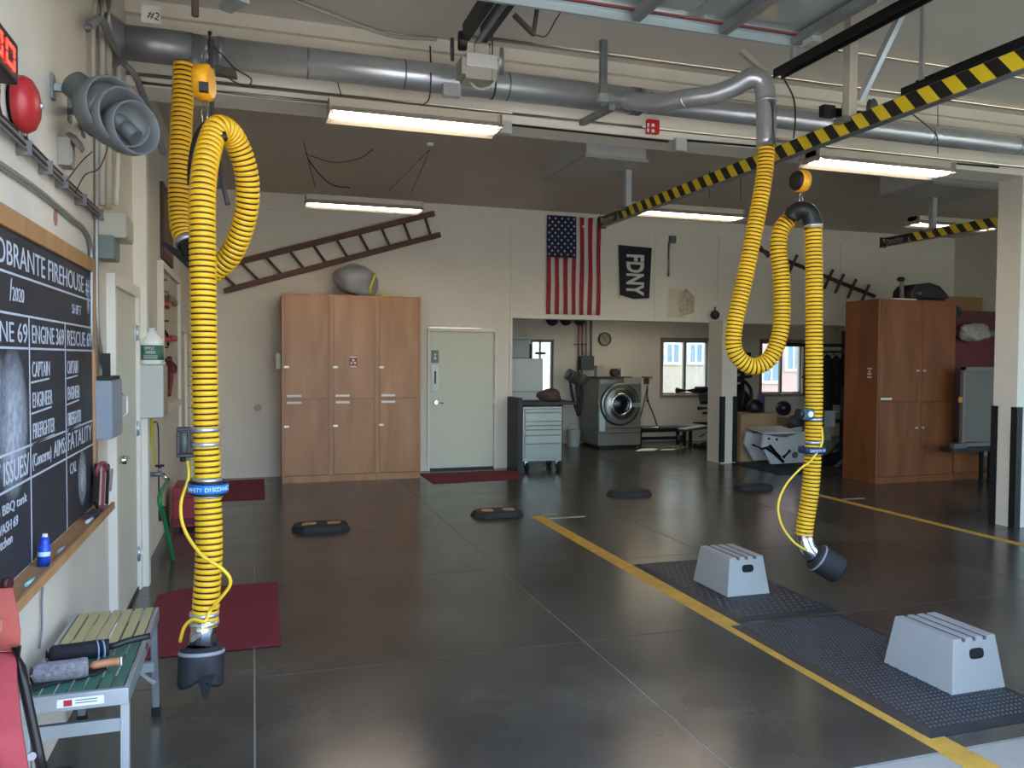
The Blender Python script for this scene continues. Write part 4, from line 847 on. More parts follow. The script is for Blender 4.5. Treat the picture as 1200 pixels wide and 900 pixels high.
seg7(cy1 - 0.045 - wd_, zz_, wd_, hh_, 'abcdef'); seg7(cy1 - 0.075 - 2 * wd_, zz_, wd_, hh_, 'abcdef')
# bell
bc = PX(33, 123, X0 + 0.05)
bl = T('alarm_bell', 'round red alarm bell below the clock', 'bell', tuple(PX(33, 123, X0)))
MB().lathe([(-0.03, 0.09), (-0.022, 0.098), (0.0, 0.096), (0.02, 0.085), (0.034, 0.058), (0.042, 0.025), (0.043, 0.0)], (X0 + 0.045, bc.y, bc.z), (1, 0, 0), 32, cap=False).build('gong', RED, bl)
MB().lathe([(0, 0.01), (0.008, 0.012), (0.012, 0.004)], (X0 + 0.086, bc.y, bc.z), (1, 0, 0), 12).build('centre_nut', GALV, bl)
MB().lathe([(0, 0.07), (0.03, 0.07)], (X0, bc.y, bc.z), (1, 0, 0), 20).build('back_box', BLACKM, bl)
MB().box(X0, X0 + 0.03, bc.y - 0.02, bc.y + 0.02, bc.z - 0.125, bc.z - 0.09).build('striker', GALVD, bl)
# horn siren
s0 = PD(84, 96, 3.30); s1 = PD(158, 160, 3.30); ax = (s1 - s0).normalized(); Ls = (s1 - s0).length
sr = T('horn_siren', 'grey ribbed horn siren on wall brackets above the chalkboard', 'siren', tuple(s0))
MB().lathe([(0, 0.045), (0.01, 0.058), (0.07, 0.062), (0.075, 0.068), (0.085, 0.075), (0.13, 0.10), (0.18, 0.118), (0.20, 0.12)], s0, ax, 30).build('housing', GREYS, sr)
xa, ya = perp(ax)
for k, (t0, rr) in enumerate(((0.17, 0.128), (0.235, 0.125), (0.30, 0.112))):
    c = s0 + ax * t0
    oax = (Vector((0.93, -0.3, 0)) * 0.62 + (Vector((0, 0, H)) - c).normalized() * 0.55 + Vector((0, 0, 0.12))).normalized(); c2_c = c + oax * rr * 0.30
    MB().lathe([(-rr * 0.95, rr * 0.5), (-rr * 0.6, rr * 0.86), (-0.02, rr * 0.97), (0.035, rr * 0.97), (0.035, rr * 0.9), (-0.01, rr * 0.86), (-0.05, rr * 0.5), (-0.05, 0.002)], c2_c, oax, 28, cap=False).build('cowl', GREYS, sr)
    MB().lathe([(-0.06, rr * 0.35), (0.05, rr * 0.3)], c, ax, 20).build('core', M('horn_dark', '4a4e50', 0.5), sr)
    for a_ in (0.6, 2.2, 3.9, 5.3):
        pass
    MB().lathe([(0.0, 0.012), (0.01, 0.012)], c2_c - oax * 0.045, oax, 10).build('bolt', BLACKM, sr)
pass
for (u, v, q) in ((60, 102, (88, 105)), (80, 130, (105, 132)), (96, 148, (115, 150))):
    a_ = onleft(u, v, 0.0); MB().box(X0, X0 + 0.012, a_.y - 0.025, a_.y + 0.025, a_.z - 0.05, a_.z + 0.05).bar((X0, a_.y, a_.z), tuple(PD(q[0], q[1], 3.34)), 0.02, 0.03).build('bracket', GALVD, sr)
wire([onleft(102, 33, 0.05), PX(118, 22, X0 + 0.09), PX(128, 42, X0 + 0.08), PX(142, 70, X0 + 0.06), PX(158, 88, X0 + 0.12), PX(167, 110, X0 + 0.14), PX(180, 145, X0 + 0.18), PX(192, 180, X0 + 0.22)], 0.02, M('grey_flex', '76787a', 0.45), 'grey flexible cable curving over the horn siren', sm=5)
# small lantern box
p = onleft(70, 178)
sb = T('wall_strobe', 'small beige strobe light box with a round hood on the left wall', 'light', tuple(p))
MB().box(X0, X0 + 0.05, p.y - 0.05, p.y + 0.05, p.z - 0.065, p.z + 0.055).build('case', M('strobe_beige', '96918a', 0.5), sb, 0.004)
MB().box(X0 + 0.05, X0 + 0.053, p.y - 0.035, p.y + 0.035, p.z - 0.05, p.z + 0.02).build('lens', M('strobe_lens', 'b8b5aa', 0.2), sb)
MB().lathe([(0, 0.05), (0.02, 0.045), (0.03, 0.02)], (X0 + 0.05, p.y + 0.02, p.z + 0.045), (0.6, 0, 0.5), 16).build('hood', M('strobe_hood', '77736c', 0.5), sb)
# conduits and cable bundle on the left wall
def wpts(L_, off): return [onleft(u, v, off) for u, v in L_]
G2 = 'conduits on the left wall'
def wc(L_, r, mat, label, off=0.03, sm=4, name='conduit', cat='conduit', grp=G2):
    return wire(wpts(L_, off), r, mat, label, cat, grp, sm, name)
wc([(-20, 180), (0, 193), (45, 224), (85, 257), (98, 268), (105, 283), (107, 310), (107, 380), (109, 410), (113, 438)], 0.012, GALVC, 'steel conduit bending down beside the chalkboard into the blue grey box', off=0.015)
wc([(114, -10), (113, 60), (113, 180), (113, 300), (114, 380), (118, 412), (122, 432)], 0.012, GALVC, 'steel conduit running from the ceiling to the blue grey box', off=0.015)
wc([(112, 0), (109, 30), (109, 90)], 0.012, LIGHTH, 'white conduit at the top by the flexible cable')
wc([(119, 0), (119, 100), (119, 240)], 0.02, LIGHTH, 'thick white conduit behind the horn siren')
wc([(127, 0), (127, 120), (127, 245)], 0.02, LIGHTH, 'thick white conduit right of its twin behind the siren')
wc([(139, 40), (139, 150), (136, 240)], 0.014, TRIM, 'cream conduit dropping to the beige box')
for k, (dv, r_, m_) in enumerate(((0, 0.008, DARKC), (4, 0.007, GALVC), (8, 0.007, DARKC), (12, 0.006, CREAMC))):
    wc([(-15, 124 + dv), (0, 135 + dv), (30, 163 + dv), (65, 198 + dv * 0.8), (100, 232 + dv * 0.6), (132, 262 + dv * 0.4)], r_, m_, ('topmost', 'second', 'third', 'lowest')[k] + ' strand of the cable bundle slanting along the left wall', 0.02 + 0.004 * k, 5, 'cable', 'cable', 'cable bundle on the left wall')
for kk, (u, v) in enumerate(((30, 172), (55, 195), (74, 212), (96, 233), (116, 250))):
    p = onleft(u, v, 0.03); tag(MB().box(X0, X0 + 0.05, p.y - 0.006, p.y + 0.006, p.z - 0.03, p.z + 0.022).build('cable_clip', CREAMC), ('metal clip on the cable bundle straight below the red bell', 'second metal clip right of the bell on the cable bundle', 'metal clip on the cable bundle under the beige strobe', 'metal clip on the cable bundle just before the vertical conduits', 'metal clip on the cable bundle at the crossing with the conduits')[kk], 'clip', 'clips of the cable bundle')
wc([(78, 212), (95, 190), (108, 178)], 0.003, DARKC, 'thin wire curving between the bundle and the siren', 0.05, 5, 'cable', 'cable', 'loose thin wires')
wc([(88, 226), (100, 205), (118, 195), (130, 160)], 0.003, DARKC, 'longer thin wire curving from the bundle past the conduits', 0.05, 5, 'cable', 'cable', 'loose thin wires')
wc([(0, 100), (-1, 120), (2, 135)], 0.003, DARKC, 'thin wire below the red digit clock', 0.05, 4, 'cable', 'cable', 'loose thin wires')
wc([(32, 157), (31, 167)], 0.003, DARKC, 'thin wire below the red bell', 0.03, 4, 'cable', 'cable', 'loose thin wires')
wc([(170, 95), (170, 250), (171, 395)], 0.010, TRIM, 'thin cream conduit running down to the white jug', 0.012)
wc([(51, 675), (49, 705), (49, 735), (46, 760)], 0.004, M('thin_grey_cord', '6d7178', 0.6), 'thin grey cord hanging down the wall below the chalkboard', 0.01, 5, 'cable', 'cable', 'loose thin wires')
rs = onleft(65, 255, 0.001)
tag(MB().lathe([(0, 0.035), (0.0012, 0.035)], tuple(rs), (1, 0, 0), 14).build('rust_stain', M('rust', 'a37560', 0.8)), 'small rust brown patch under the conduit above the chalkboard', 'stain')
# boxes
def wbox(u0, v0, u1, v1, dp, mat, name, label, cat='box', door=True, grp=None):
    a_ = PX(u0, v0, X0 + dp); b_ = PX(u1, v1, X0 + dp)
    t = T(name, label, cat, (X0, (a_.y + b_.y) / 2, b_.z), grp)
    MB().box(X0, X0 + dp, a_.y, b_.y, b_.z, a_.z).build('box_body', mat, t, 0.004)
    if door: MB().box(X0 + dp, X0 + dp + 0.004, a_.y + 0.01, b_.y - 0.01, b_.z + 0.01, a_.z - 0.01).build('cover', mat, t, 0.001)
    return t, a_, b_
wbox(147, 250, 156, 287, 0.14, BEIGE, 'electric_box', 'beige electrical box high on the wall beside the conduits')
wbox(133, 276, 140, 308, 0.09, GREENB, 'electric_box', 'small grey green electrical box just below the beige one')
t_, a_, b_ = wbox(130, 446, 143, 508, 0.095, BLUEBOX, 'disconnect_box', 'blue grey switch box right of the chalkboard')
MB().tube([(X0 + 0.098, b_.y - 0.03, a_.z - 0.08), (X0 + 0.125, b_.y - 0.03, a_.z - 0.10), (X0 + 0.125, b_.y - 0.03, a_.z - 0.19), (X0 + 0.098, b_.y - 0.03, a_.z - 0.21)], 0.006, 8).build('handle', WHITE, t_)
MB().box(X0 + 0.01, X0 + 0.09, a_.y + 0.02, b_.y - 0.02, a_.z, a_.z + 0.02).box(X0 + 0.03, X0 + 0.06, a_.y + 0.15, a_.y + 0.22, a_.z, a_.z + 0.14).build('dark_cover', BLACKP, t_)
# straps hanging by the board
st = T('strap_bundle', 'black and pink straps hanging beside the chalkboard under the blue grey box', 'strap', tuple(onleft(118, 600)))
for k, (u, v0, v1, m_, w_) in enumerate(((114, 548, 592, BLACKP, 0.09), (122, 545, 596, M('strap_pink', '8a4452', 0.8), 0.02), (127, 545, 590, BLACKP, 0.03), (131, 550, 575, M('strap_pale', 'a78a8c', 0.8), 0.012))):
    a_, b_ = onleft(u, v0, 0.03 + 0.012 * k), onleft(u - 2, v1, 0.04 + 0.012 * k)
    MB().bar(a_, b_, 0.012, w_, up=(0, 1, 0)).build('strap', m_, st)
MB().tube([onleft(112, 560, 0.03), onleft(115, 547, 0.05), onleft(122, 543, 0.05), onleft(126, 552, 0.05)], 0.012, 8, smooth=4).build('loop', M('strap_pink', '8a4452', 0.8), st)
# jug dispenser, box under it
jz1 = PX(180, 384, X0 + 0.12).z; jz0 = PX(180, 427, X0 + 0.12).z; jy = PX(180, 420, X0 + 0.12).y
jg = T('cleaner_jug', 'white plastic jug with a green label on the grey wall box', 'jug', (X0 + 0.11, jy, jz0))
jh = jz1 - jz0; jc = (X0 + 0.11, jy, jz0)
def sqlathe(prof, c, wx, wy, n=20):
    b = MB(); vs = []; fs = []
    for t_i, s_ in prof:
        for k in range(n):
            a_ = 2 * math.pi * k / n; e = 0.7
            vs.append((c[0] + s_ * wx * math.copysign(abs(math.cos(a_)) ** e, math.cos(a_)), c[1] + s_ * wy * math.copysign(abs(math.sin(a_)) ** e, math.sin(a_)), c[2] + t_i))
    for i in range(len(prof) - 1):
        for k in range(n): fs.append((i * n + k, i * n + (k + 1) % n, (i + 1) * n + (k + 1) % n, (i + 1) * n + k))
    fs += [tuple(range(n))[::-1], tuple(range((len(prof) - 1) * n, len(prof) * n))]
    return b.add(vs, fs, 0, True)
sqlathe([(0, 0.92), (0.01, 1), (jh * 0.58, 1), (jh * 0.66, 0.95), (jh * 0.78, 0.6), (jh * 0.88, 0.33), (jh * 0.94, 0.28)], jc, 0.075, 0.085).build('jug_body', M('jug_white', 'e6e7e3', 0.4), jg)
MB().cyl((jc[0], jc[1], jz0 + jh * 0.93), (jc[0], jc[1], jz0 + jh), 0.024, n=14).build('cap', WHITE, jg)
MB().tube([(jc[0] + 0.02, jc[1] + 0.02, jz0 + jh * 0.88), (jc[0] + 0.03, jc[1] + 0.065, jz0 + jh * 0.85), (jc[0] + 0.03, jc[1] + 0.07, jz0 + jh * 0.66)], 0.011, 8, smooth=4).build('handle', WHITE, jg)
sqlathe([(jh * 0.12, 1.012), (jh * 0.52, 1.012)], jc, 0.075, 0.085).build('label_band', M('label_green', '3f6f58', 0.5), jg, label='green label')
text('SIMPLE', (jc[0] - 0.04, jc[1] - 0.0878, jz0 + jh * 0.40), (1, 0, 0), ZD, 0.028, WHITE, jg, xs=0.75); text('GREEN', (jc[0] - 0.035, jc[1] - 0.0878, jz0 + jh * 0.29), (1, 0, 0), ZD, 0.028, WHITE, jg, xs=0.75)
for k in range(3): MB().box(jc[0] - 0.045, jc[0] + 0.045, jc[1] - 0.0885, jc[1] - 0.0875, jz0 + jh * (0.16 + 0.035 * k), jz0 + jh * (0.17 + 0.035 * k)).build('small_print', WHITE, jg)
sbx = T('supply_box', 'pale grey metal box on the wall under the white jug', 'box', (X0, jy, jz0 - 0.37))
MB().box(X0, X0 + 0.19, jy - 0.10, jy + 0.18, jz0 - 0.37, jz0 - 0.005).build('box_body', M('box_pale', 'b9bbb5', 0.5), sbx, 0.005)
MB().box(X0 + 0.19, X0 + 0.194, jy - 0.09, jy + 0.17, jz0 - 0.36, jz0 - 0.015).build('cover', M('cover_brownish', '9d917b', 0.6), sbx)
# framed tool board with red tools
ty0, ty1 = PX(184, 310, X0).y, PX(206, 330, X0).y; tz1, tz0 = PX(187, 308, X0).z, PX(200, 478, X0).z
tb_ = T('tool_board', 'white framed board hung with tools on the left wall behind the jug', 'board', (X0, (ty0 + ty1) / 2, tz0))
MB().box(X0, X0 + 0.02, ty0 + 0.061, ty1 - 0.061, tz0 + 0.061, tz1 - 0.061).build('panel', M('board_cream', 'b7ad9c', 0.7), tb_)
MB().box(X0, X0 + 0.05, ty0, ty0 + 0.06, tz0, tz1).box(X0, X0 + 0.05, ty1 - 0.06, ty1, tz0, tz1).box(X0, X0 + 0.05, ty0 + 0.06, ty1 - 0.06, tz1 - 0.06, tz1).box(X0, X0 + 0.05, ty0 + 0.06, ty1 - 0.06, tz0, tz0 + 0.06).build('frame', TRIM, tb_)
for k in range(8): MB().cyl((X0 + 0.02, ty0 + 0.2 + (k % 2) * 0.1, tz1 - 0.15 - 0.12 * k), (X0 + 0.06, ty0 + 0.2 + (k % 2) * 0.1, tz1 - 0.15 - 0.12 * k), 0.008, n=6).build('peg', BLACKM, tb_)
def tool(pts, r, mat, label, nm='hand_tool'):
    return tag(MB().tube([PX(u, v, X0 + 0.04) for u, v in pts], r, 8, smooth=3).build(nm, mat), label, 'tool', 'tools on the white framed board')
tool([(194, 344), (197, 352), (201, 350), (205, 356)], 0.03, M('tool_grey', '7d776e', 0.5), 'grey clamp tool high on the framed board')
tool([(194, 356), (197, 360)], 0.022, M('tool_orange', 'd65a3c', 0.5), 'small orange red tool high on the framed board')
tool([(196, 398), (202, 396), (205, 397)], 0.03, M('tool_red', 'a83a3c', 0.5), 'red roller tool in the middle of the framed board')
tool([(197, 405), (196, 392), (193, 388)], 0.012, BLACKP, 'dark hooked tool beside the red roller')
tool([(198, 420), (200, 440), (197, 462)], 0.028, M('tool_maroon', '6e2c36', 0.5), 'long dark maroon tool low on the framed board')
tool([(202, 425), (206, 430), (205, 437), (201, 434)], 0.014, M('tool_maroon', '6e2c36', 0.5), 'maroon loop handle low on the framed board')
tool([(195, 420), (196, 455)], 0.012, M('tool_green', '33443a', 0.6), 'dark green bar on the framed board')
# brown picture above
ay0, ay1 = PX(187, 215, X0).y, PX(199, 240, X0).y; az1, az0 = PX(187, 212, X0).z, PX(193, 310, X0).z
pc = T('wall_plaque', 'tall dark brown framed plaque high on the left wall', 'picture', (X0, (ay0 + ay1) / 2, az0))
MB().box(X0, X0 + 0.03, ay0, ay1, az0 + 0.02, az1).build('frame', M('plaque_frame', '4a3228', 0.6), pc)
MB().box(X0 + 0.03, X0 + 0.034, ay0 + 0.06, ay1 - 0.06, az0 + 0.08, az1 - 0.06).build('print', M('plaque_print', '6b4a3e', 0.6, var=0.5, scale=9), pc)
# white framed hatch and hooks near the corner
fy0, fy1 = PX(215, 400, X0).y, BY - 0.02; 
wfm = ST('trim_11', MB().box(X0, X0 + 0.03, 9.55, 9.61, 0.65, 1.95).box(X0, X0 + 0.03, 10.4, 10.46, 0.65, 1.95).box(X0, X0 + 0.03, 9.55, 10.46, 1.9, 1.96), TRIM)
for k, v in enumerate((430, 452, 478)):
    p = PX(219, v, X0); tag(MB().tube([(X0, p.y, p.z), (X0 + 0.08, p.y, p.z), (X0 + 0.10, p.y, p.z + 0.03)], 0.008, 6).build('wall_hook', BLACKM), ('highest', 'middle', 'lowest')[k] + ' of the three dark wall hooks behind the first hose', 'hook', 'hooks near the rear corner')
# faucet, straps, green hose, cord
p = onleft(176, 556)
fc = T('wall_faucet', 'brass and black hose tap low on the left wall past the side door', 'tap', tuple(p))
MB().cyl((X0, p.y, p.z), (X0 + 0.09, p.y, p.z), 0.02, n=10).cyl((X0 + 0.07, p.y, p.z), (X0 + 0.07, p.y, p.z + 0.06), 0.013, n=8).build('valve', GALVD, fc)
MB().lathe([(0, 0.035), (0.015, 0.035)], (X0 + 0.07, p.y, p.z + 0.06), (0, 0, 1), 8).build('wheel', BLACKM, fc)
MB().cyl((X0 + 0.09, p.y, p.z), (X0 + 0.13, p.y, p.z - 0.05), 0.02, n=10).build('spout', CHROME, fc)
GY_ = PX(184, 570, X0 + 0.13)
wire([(X0 + 0.13, p.y, p.z - 0.05), PX(187, 583, X0 + 0.15), PX(193, 610, X0 + 0.16), PX(199, 640, X0 + 0.17), PX(204, 660, X0 + 0.18), PX(208, 671, X0 + 0.19)], 0.016, M('green_hose', '17804a', 0.45), 'green water hose hanging from the wall tap', name='garden_hose', cat='hose')
tag(MB().bar(PX(178, 482, X0 + 0.04), PX(175, 520, X0 + 0.05), 0.012, 0.05, up=(0, 1, 0)).bar(PX(178, 482, X0 + 0.05), PX(180, 545, X0 + 0.05), 0.012, 0.05, up=(0, 1, 0)).build('hanging_strap', M('strap_yellow', 'b9ac30', 0.7)), 'yellow strap hanging under the grey box on the left wall', 'strap')
cdn = T('power_cord', 'dark cord with a black plug box hanging by the tap', 'cord', tuple(onleft(186, 610)))
MB().tube([onleft(174, 480, 0.02), onleft(174, 498, 0.02), onleft(184, 495, 0.02), onleft(186, 520, 0.02), onleft(186, 560, 0.02), onleft(187, 592, 0.02)], 0.006, 6, smooth=4).build('cord', DARKC, cdn)
p = onleft(187, 602); MB().box(X0, X0 + 0.05, p.y - 0.09, p.y + 0.09, p.z - 0.05, p.z + 0.05).build('plug_box', BLACKP, cdn)
# red tool chest in the corner behind hose 1
q = PZ(197, 627, 0); 
rc = T('red_tool_chest', 'red metal chest on the floor behind the yellow hose by the left wall', 'chest', (-0.5, 8.0, 0))
yc0 = 7.95
MB().box(-0.72, -0.34, yc0, yc0 + 0.5, 0.03, PY(205, 572, yc0).z).build('chest_body', M('chest_red', '8c2029', 0.45), rc, 0.01)
MB().box(-0.72, -0.34, yc0 - 0.006, yc0, 0.30, 0.315).build('lid_seam', DRED, rc)
MB().box(-0.70, -0.36, yc0 - 0.01, yc0 - 0.002, 0.06, 0.12).build('drawer', DRED, rc)
MB().tube([(-0.6, yc0 - 0.01, 0.42), (-0.6, yc0 - 0.03, 0.45), (-0.4, yc0 - 0.03, 0.58), (-0.37, yc0 + 0.02, 0.6)], 0.01, 6).build('handle', GALVD, rc)
for x in (-0.68, -0.38):
    for y in (yc0 + 0.04, yc0 + 0.46): MB().box(x - 0.02, x + 0.02, y - 0.02, y + 0.02, 0.0, 0.03).build('foot', BLACKP, rc)

# ================================================================== PLATFORM BENCH, BRUSHES, CHAIR
bz = 0.50
ca, cb_, cc_, ce = PZ(176, 718, bz), PZ(146, 815, bz), PZ(95, 718, bz), PZ(30, 830, bz)
bx0, bx1, by0_, by1_ = -0.74, -0.405, 2.93, 3.86
bn = T('work_platform', 'folding aluminium work platform with tan and green slats against the left wall', 'platform', ((bx0 + bx1) / 2, (by0_ + by1_) / 2, 0))
TAN = M('tan_slat', 'b3a878', 0.6, var=0.05); GRN = M('green_slat', '3d6a5b', 0.5, var=0.15, scale=14)
ym = 3.42; ns = 7; ws_ = (bx1 - bx0 - 0.03) / ns
for k in range(ns):
    x = bx0 + 0.015 + ws_ * k
    MB().box(x + 0.004, x + ws_ - 0.006, ym, by1_ - 0.005, bz - 0.012, bz).build('slat', TAN, bn, 0.002)
    MB().box(x + 0.004, x + ws_ - 0.006, by0_ + 0.02, ym - 0.004, bz - 0.014, bz - 0.002).build('slat', GRN, bn, 0.002)
MB().box(bx0, bx0 + 0.015, by0_ + 0.021, by1_ - 0.016, bz - 0.06, bz + 0.001).box(bx1 - 0.015, bx1, by0_ + 0.021, by1_ - 0.016, bz - 0.06, bz + 0.001).build('side_rail', ALU, bn, 0.002)
MB().box(bx0, bx1, by0_, by0_ + 0.02, bz - 0.055, bz + 0.001).build('end_rail', ALU, bn, 0.002)
MB().box(bx0, bx1, by1_ - 0.015, by1_, bz - 0.055, bz - 0.012).build('end_rail', ALU, bn, 0.002)
MB().box(bx0, bx1, ym - 0.02, ym + 0.02, bz - 0.045, bz - 0.015).build('middle_rail', ALU, bn, 0.002)
MB().box(-0.62, -0.48, by0_ - 0.0012, by0_, bz - 0.042, bz - 0.014).build('maker_label', WHITE, bn)
MB().box(-0.60, -0.575, by0_ - 0.002, by0_ - 0.001, bz - 0.038, bz - 0.018).build('label_mark', RED, bn)
for k in range(2): MB().box(-0.565, -0.5, by0_ - 0.002, by0_ - 0.001, bz - 0.032 + 0.009 * k, bz - 0.029 + 0.009 * k).build('label_print', GREYS, bn)
for x in (bx0 + 0.018, bx1 - 0.018):
    for y, dy in ((by0_ + 0.06, -0.02), (by1_ - 0.06, 0.08)):
        MB().bar((x, y, bz - 0.02), (x, y + dy, 0.02), 0.028, 0.03).build('leg', ALU, bn, 0.002)
        MB().bar((x, y + dy - dy * 0.06, 0.045), (x, y + dy, 0.0), 0.036, 0.038).build('leg_foot', BLACKP, bn)
MB().bar((bx0 + 0.02, by0_ + 0.055, 0.36), (bx1 - 0.02, by0_ + 0.055, 0.36), 0.02, 0.045).build('cross_brace', ALU, bn)
MB().bar((bx0 + 0.02, by1_ - 0.03, 0.24), (bx1 - 0.02, by1_ - 0.03, 0.24), 0.02, 0.04).build('cross_brace', ALU, bn)
MB().bar((bx1 - 0.02, by1_ - 0.02, 0.16), (bx1 - 0.1, by1_ - 0.02, 0.24), 0.012, 0.015).build('stay', ALU, bn)
# black bagged brush
def P5(u, v, dz=0.0): return PZ(u, v, bz + dz)
b1_ = T('car_brush', 'black covered brush with a black handle lying on the platform', 'brush', tuple(P5(110, 770)))
MB().tube([P5(54, 768, 0.03), P5(70, 766, 0.03), P5(100, 762, 0.03), P5(128, 758, 0.03)], 0.03, 14, smooth=4, radii=[0.02] * 2 + [0.032] * 9 + [0.03] * 2).build('brush_head', M('fabric_black', '141519', 0.8), b1_)
MB().tube([P5(126, 758, 0.03), P5(136, 756, 0.035), P5(150, 751, 0.04), P5(176, 745, 0.045)], 0.012, 12, smooth=4).build('handle', BLACKP, b1_)
for u in (113, 120): 
    a_, b_ = P5(u, 761, 0.03), P5(u + 1.5, 760.7, 0.03); MB().cyl(a_, b_, 0.0335, n=16).build('band', M('band_blue', '7f9fc2', 0.5), b1_)
b2_ = T('wash_brush', 'grey fleece wash brush with a wooden handle lying on the green slats', 'brush', tuple(P5(90, 785)))
fl_ = M('grey_fleece', '77757a', 1.0, var=0.35, scale=70, bump=1.0, bscale=180)
MB().tube([P5(36, 790, 0.04), P5(60, 787, 0.04), P5(85, 784, 0.04), P5(103, 781, 0.04)], 0.033, 18, smooth=5, radii=[0.026] + [0.034] * 14 + [0.031]).build('fleece_head', fl_, b2_)
MB().tube([P5(103, 781, 0.04), P5(118, 778, 0.04), P5(130, 776, 0.04), P5(141, 775, 0.04)], 0.014, 14, smooth=3).build('handle', M('brush_wood', 'a9714c', 0.5, var=0.1), b2_)
MB().cyl(P5(141, 775, 0.04), P5(143, 774.7, 0.04), 0.015, n=12).build('end_cap', WHITE, b2_)
cl_ = MB()
outl = [(40, 792), (60, 788), (95, 783), (122, 778), (126, 786), (112, 793), (85, 798), (60, 804), (38, 812), (36, 800)]
cl_.prism([P5(u, v, 0.001) for u, v in outl], (0, 0, 0.012)); tag(cl_.build('black_cloth', M('fabric_black', '141519', 0.8), None, 0.005), 'folded black cloth under the grey wash brush', 'cloth')
# folding chair at the left edge
ch = T('folding_chair', 'red fabric camp chair with dark tube legs at the left edge', 'chair', (-0.62, 2.45, 0))
FAB = M('red_fabric', 'a34e42', 0.85, var=0.1, scale=8, bump=0.5, bscale=30); TU = M('dark_tube', '201c1c', 0.4, 0.3)
D_ = 2.3
def strip(rows, th, mat, name, lab=None):  # rows of (left, right) points
    n = len(rows); vs = [p for r in rows for p in r]; k = len(vs); off = Vector((0.0, th, 0)); vs = vs + [Vector(v) + off for v in vs]; fs = []
    for i in range(n - 1): a_ = 2 * i; fs += [(a_, a_ + 1, a_ + 3, a_ + 2), (k + a_, k + a_ + 2, k + a_ + 3, k + a_ + 1), (a_, a_ + 2, k + a_ + 2, k + a_), (a_ + 1, k + a_ + 1, k + a_ + 3, a_ + 3)]
    fs += [(0, k, k + 1, 1), (2 * n - 2, 2 * n - 1, k + 2 * n - 1, k + 2 * n - 2)]
    return MB().add(vs, fs, 0, True).build(name, mat, ch, label=lab)
strip([(PD(-70, 690, 2.3), PD(14, 690, D_)), (PD(-72, 720, 2.3), PD(20, 718, D_)), (PD(-74, 745, 2.3), PD(23, 742, D_)), (PD(-74, 762, 2.3), PD(22, 764, D_))], 0.012, FAB, 'backrest')
strip([(PD(-74, 766, 2.28), PD(18, 766, D_)), (PD(-74, 800, 2.2), PD(19, 800, 2.22)), (PD(-80, 850, 2.1), PD(24, 850, 2.12)), (PD(-85, 910, 2.0), PD(34, 915, 2.02))], 0.014, M('red_fabric_worn', 'a23f44', 0.85, var=0.15, scale=5, bump=0.6, bscale=25), 'seat')
MB().tube([PD(19, 758, 2.3), PD(34, 830, 2.28), PD(50, 905, 2.26)], 0.014, 12, smooth=3).build('frame_tube', TU, ch)
MB().cyl(PD(5, 684, 2.32), PD(12, 684, 2.32), 0.018, n=12).build('tube_cap', M('cap_maroon', '3b1a1e', 0.5), ch)
MB().tube([PD(18, 765, 2.36), PD(26, 800, 2.36), PD(38, 860, 2.36), PD(46, 905, 2.36)], 0.008, 8).build('rear_leg', ALU, ch)
lg = PD(50, 905, 2.26); MB().cyl(lg, (lg.x + 0.05, lg.y, 0.0), 0.014, n=12).build('leg', TU, ch)
lg = PD(-70, 905, 2.26); MB().cyl(lg, (lg.x + 0.0, lg.y, 0.0), 0.014, n=12).build('leg', TU, ch)
MB().cyl(PD(-70, 690, 2.32), lg, 0.014, n=12).build('frame_tube', TU, ch)
MB().lathe([(-0.004, 0.012), (0.004, 0.012)], PD(37, 886, 2.24), (0.3, -1, 0), 14).build('bolt', CHROME, ch)
kb = PZ(70, 905, 0.06)
kt = T('air_gauge', 'black round tool with an orange edge on the floor under the platform', 'tool', (kb.x, kb.y, 0))
MB().lathe([(0, 0.05), (0.01, 0.06), (0.05, 0.06), (0.06, 0.05)], (kb.x, kb.y, 0.0), (0, 0, 1), 20).build('body', BLACKP, kt)
MB().tube([(kb.x + 0.03, kb.y + 0.02, 0.05), (kb.x + 0.07, kb.y + 0.0, 0.05), (kb.x + 0.075, kb.y - 0.04, 0.04)], 0.01, 8, smooth=3).build('trim_ring', M('tool_orange', 'd65a3c', 0.5), kt)

# ================================================================== BACK WALL
# ladder 1 (flat on the wall, slanting)
def ladder(p0, p1, q0, q1, n, label, y, yo=0.05):
    t = T('wooden_ladder', label, 'ladder', tuple((p0 + p1) / 2))
    up = (0, 1, 0)
    MB().bar(p0, p1, 0.075, yo, up=(0, 1, 0)).build('rail', LADW, t, 0.004)
    MB().bar(q0, q1, 0.075, yo, up=(0, 1, 0)).build('rail', LADW, t, 0.004)
    for k in range(n):
        f = (k + 0.55) / n; MB().cyl(p0.lerp(p1, f), q0.lerp(q1, f), 0.018, n=8).build('rung', LADW, t)
    return t
yl = BY - 0.06
ladder(PY(236, 318, yl), PY(509, 250, yl), PY(263, 341, yl), PY(516, 275, yl), 10, 'dark brown wooden ladder hung slanting above the left cabinets', yl)
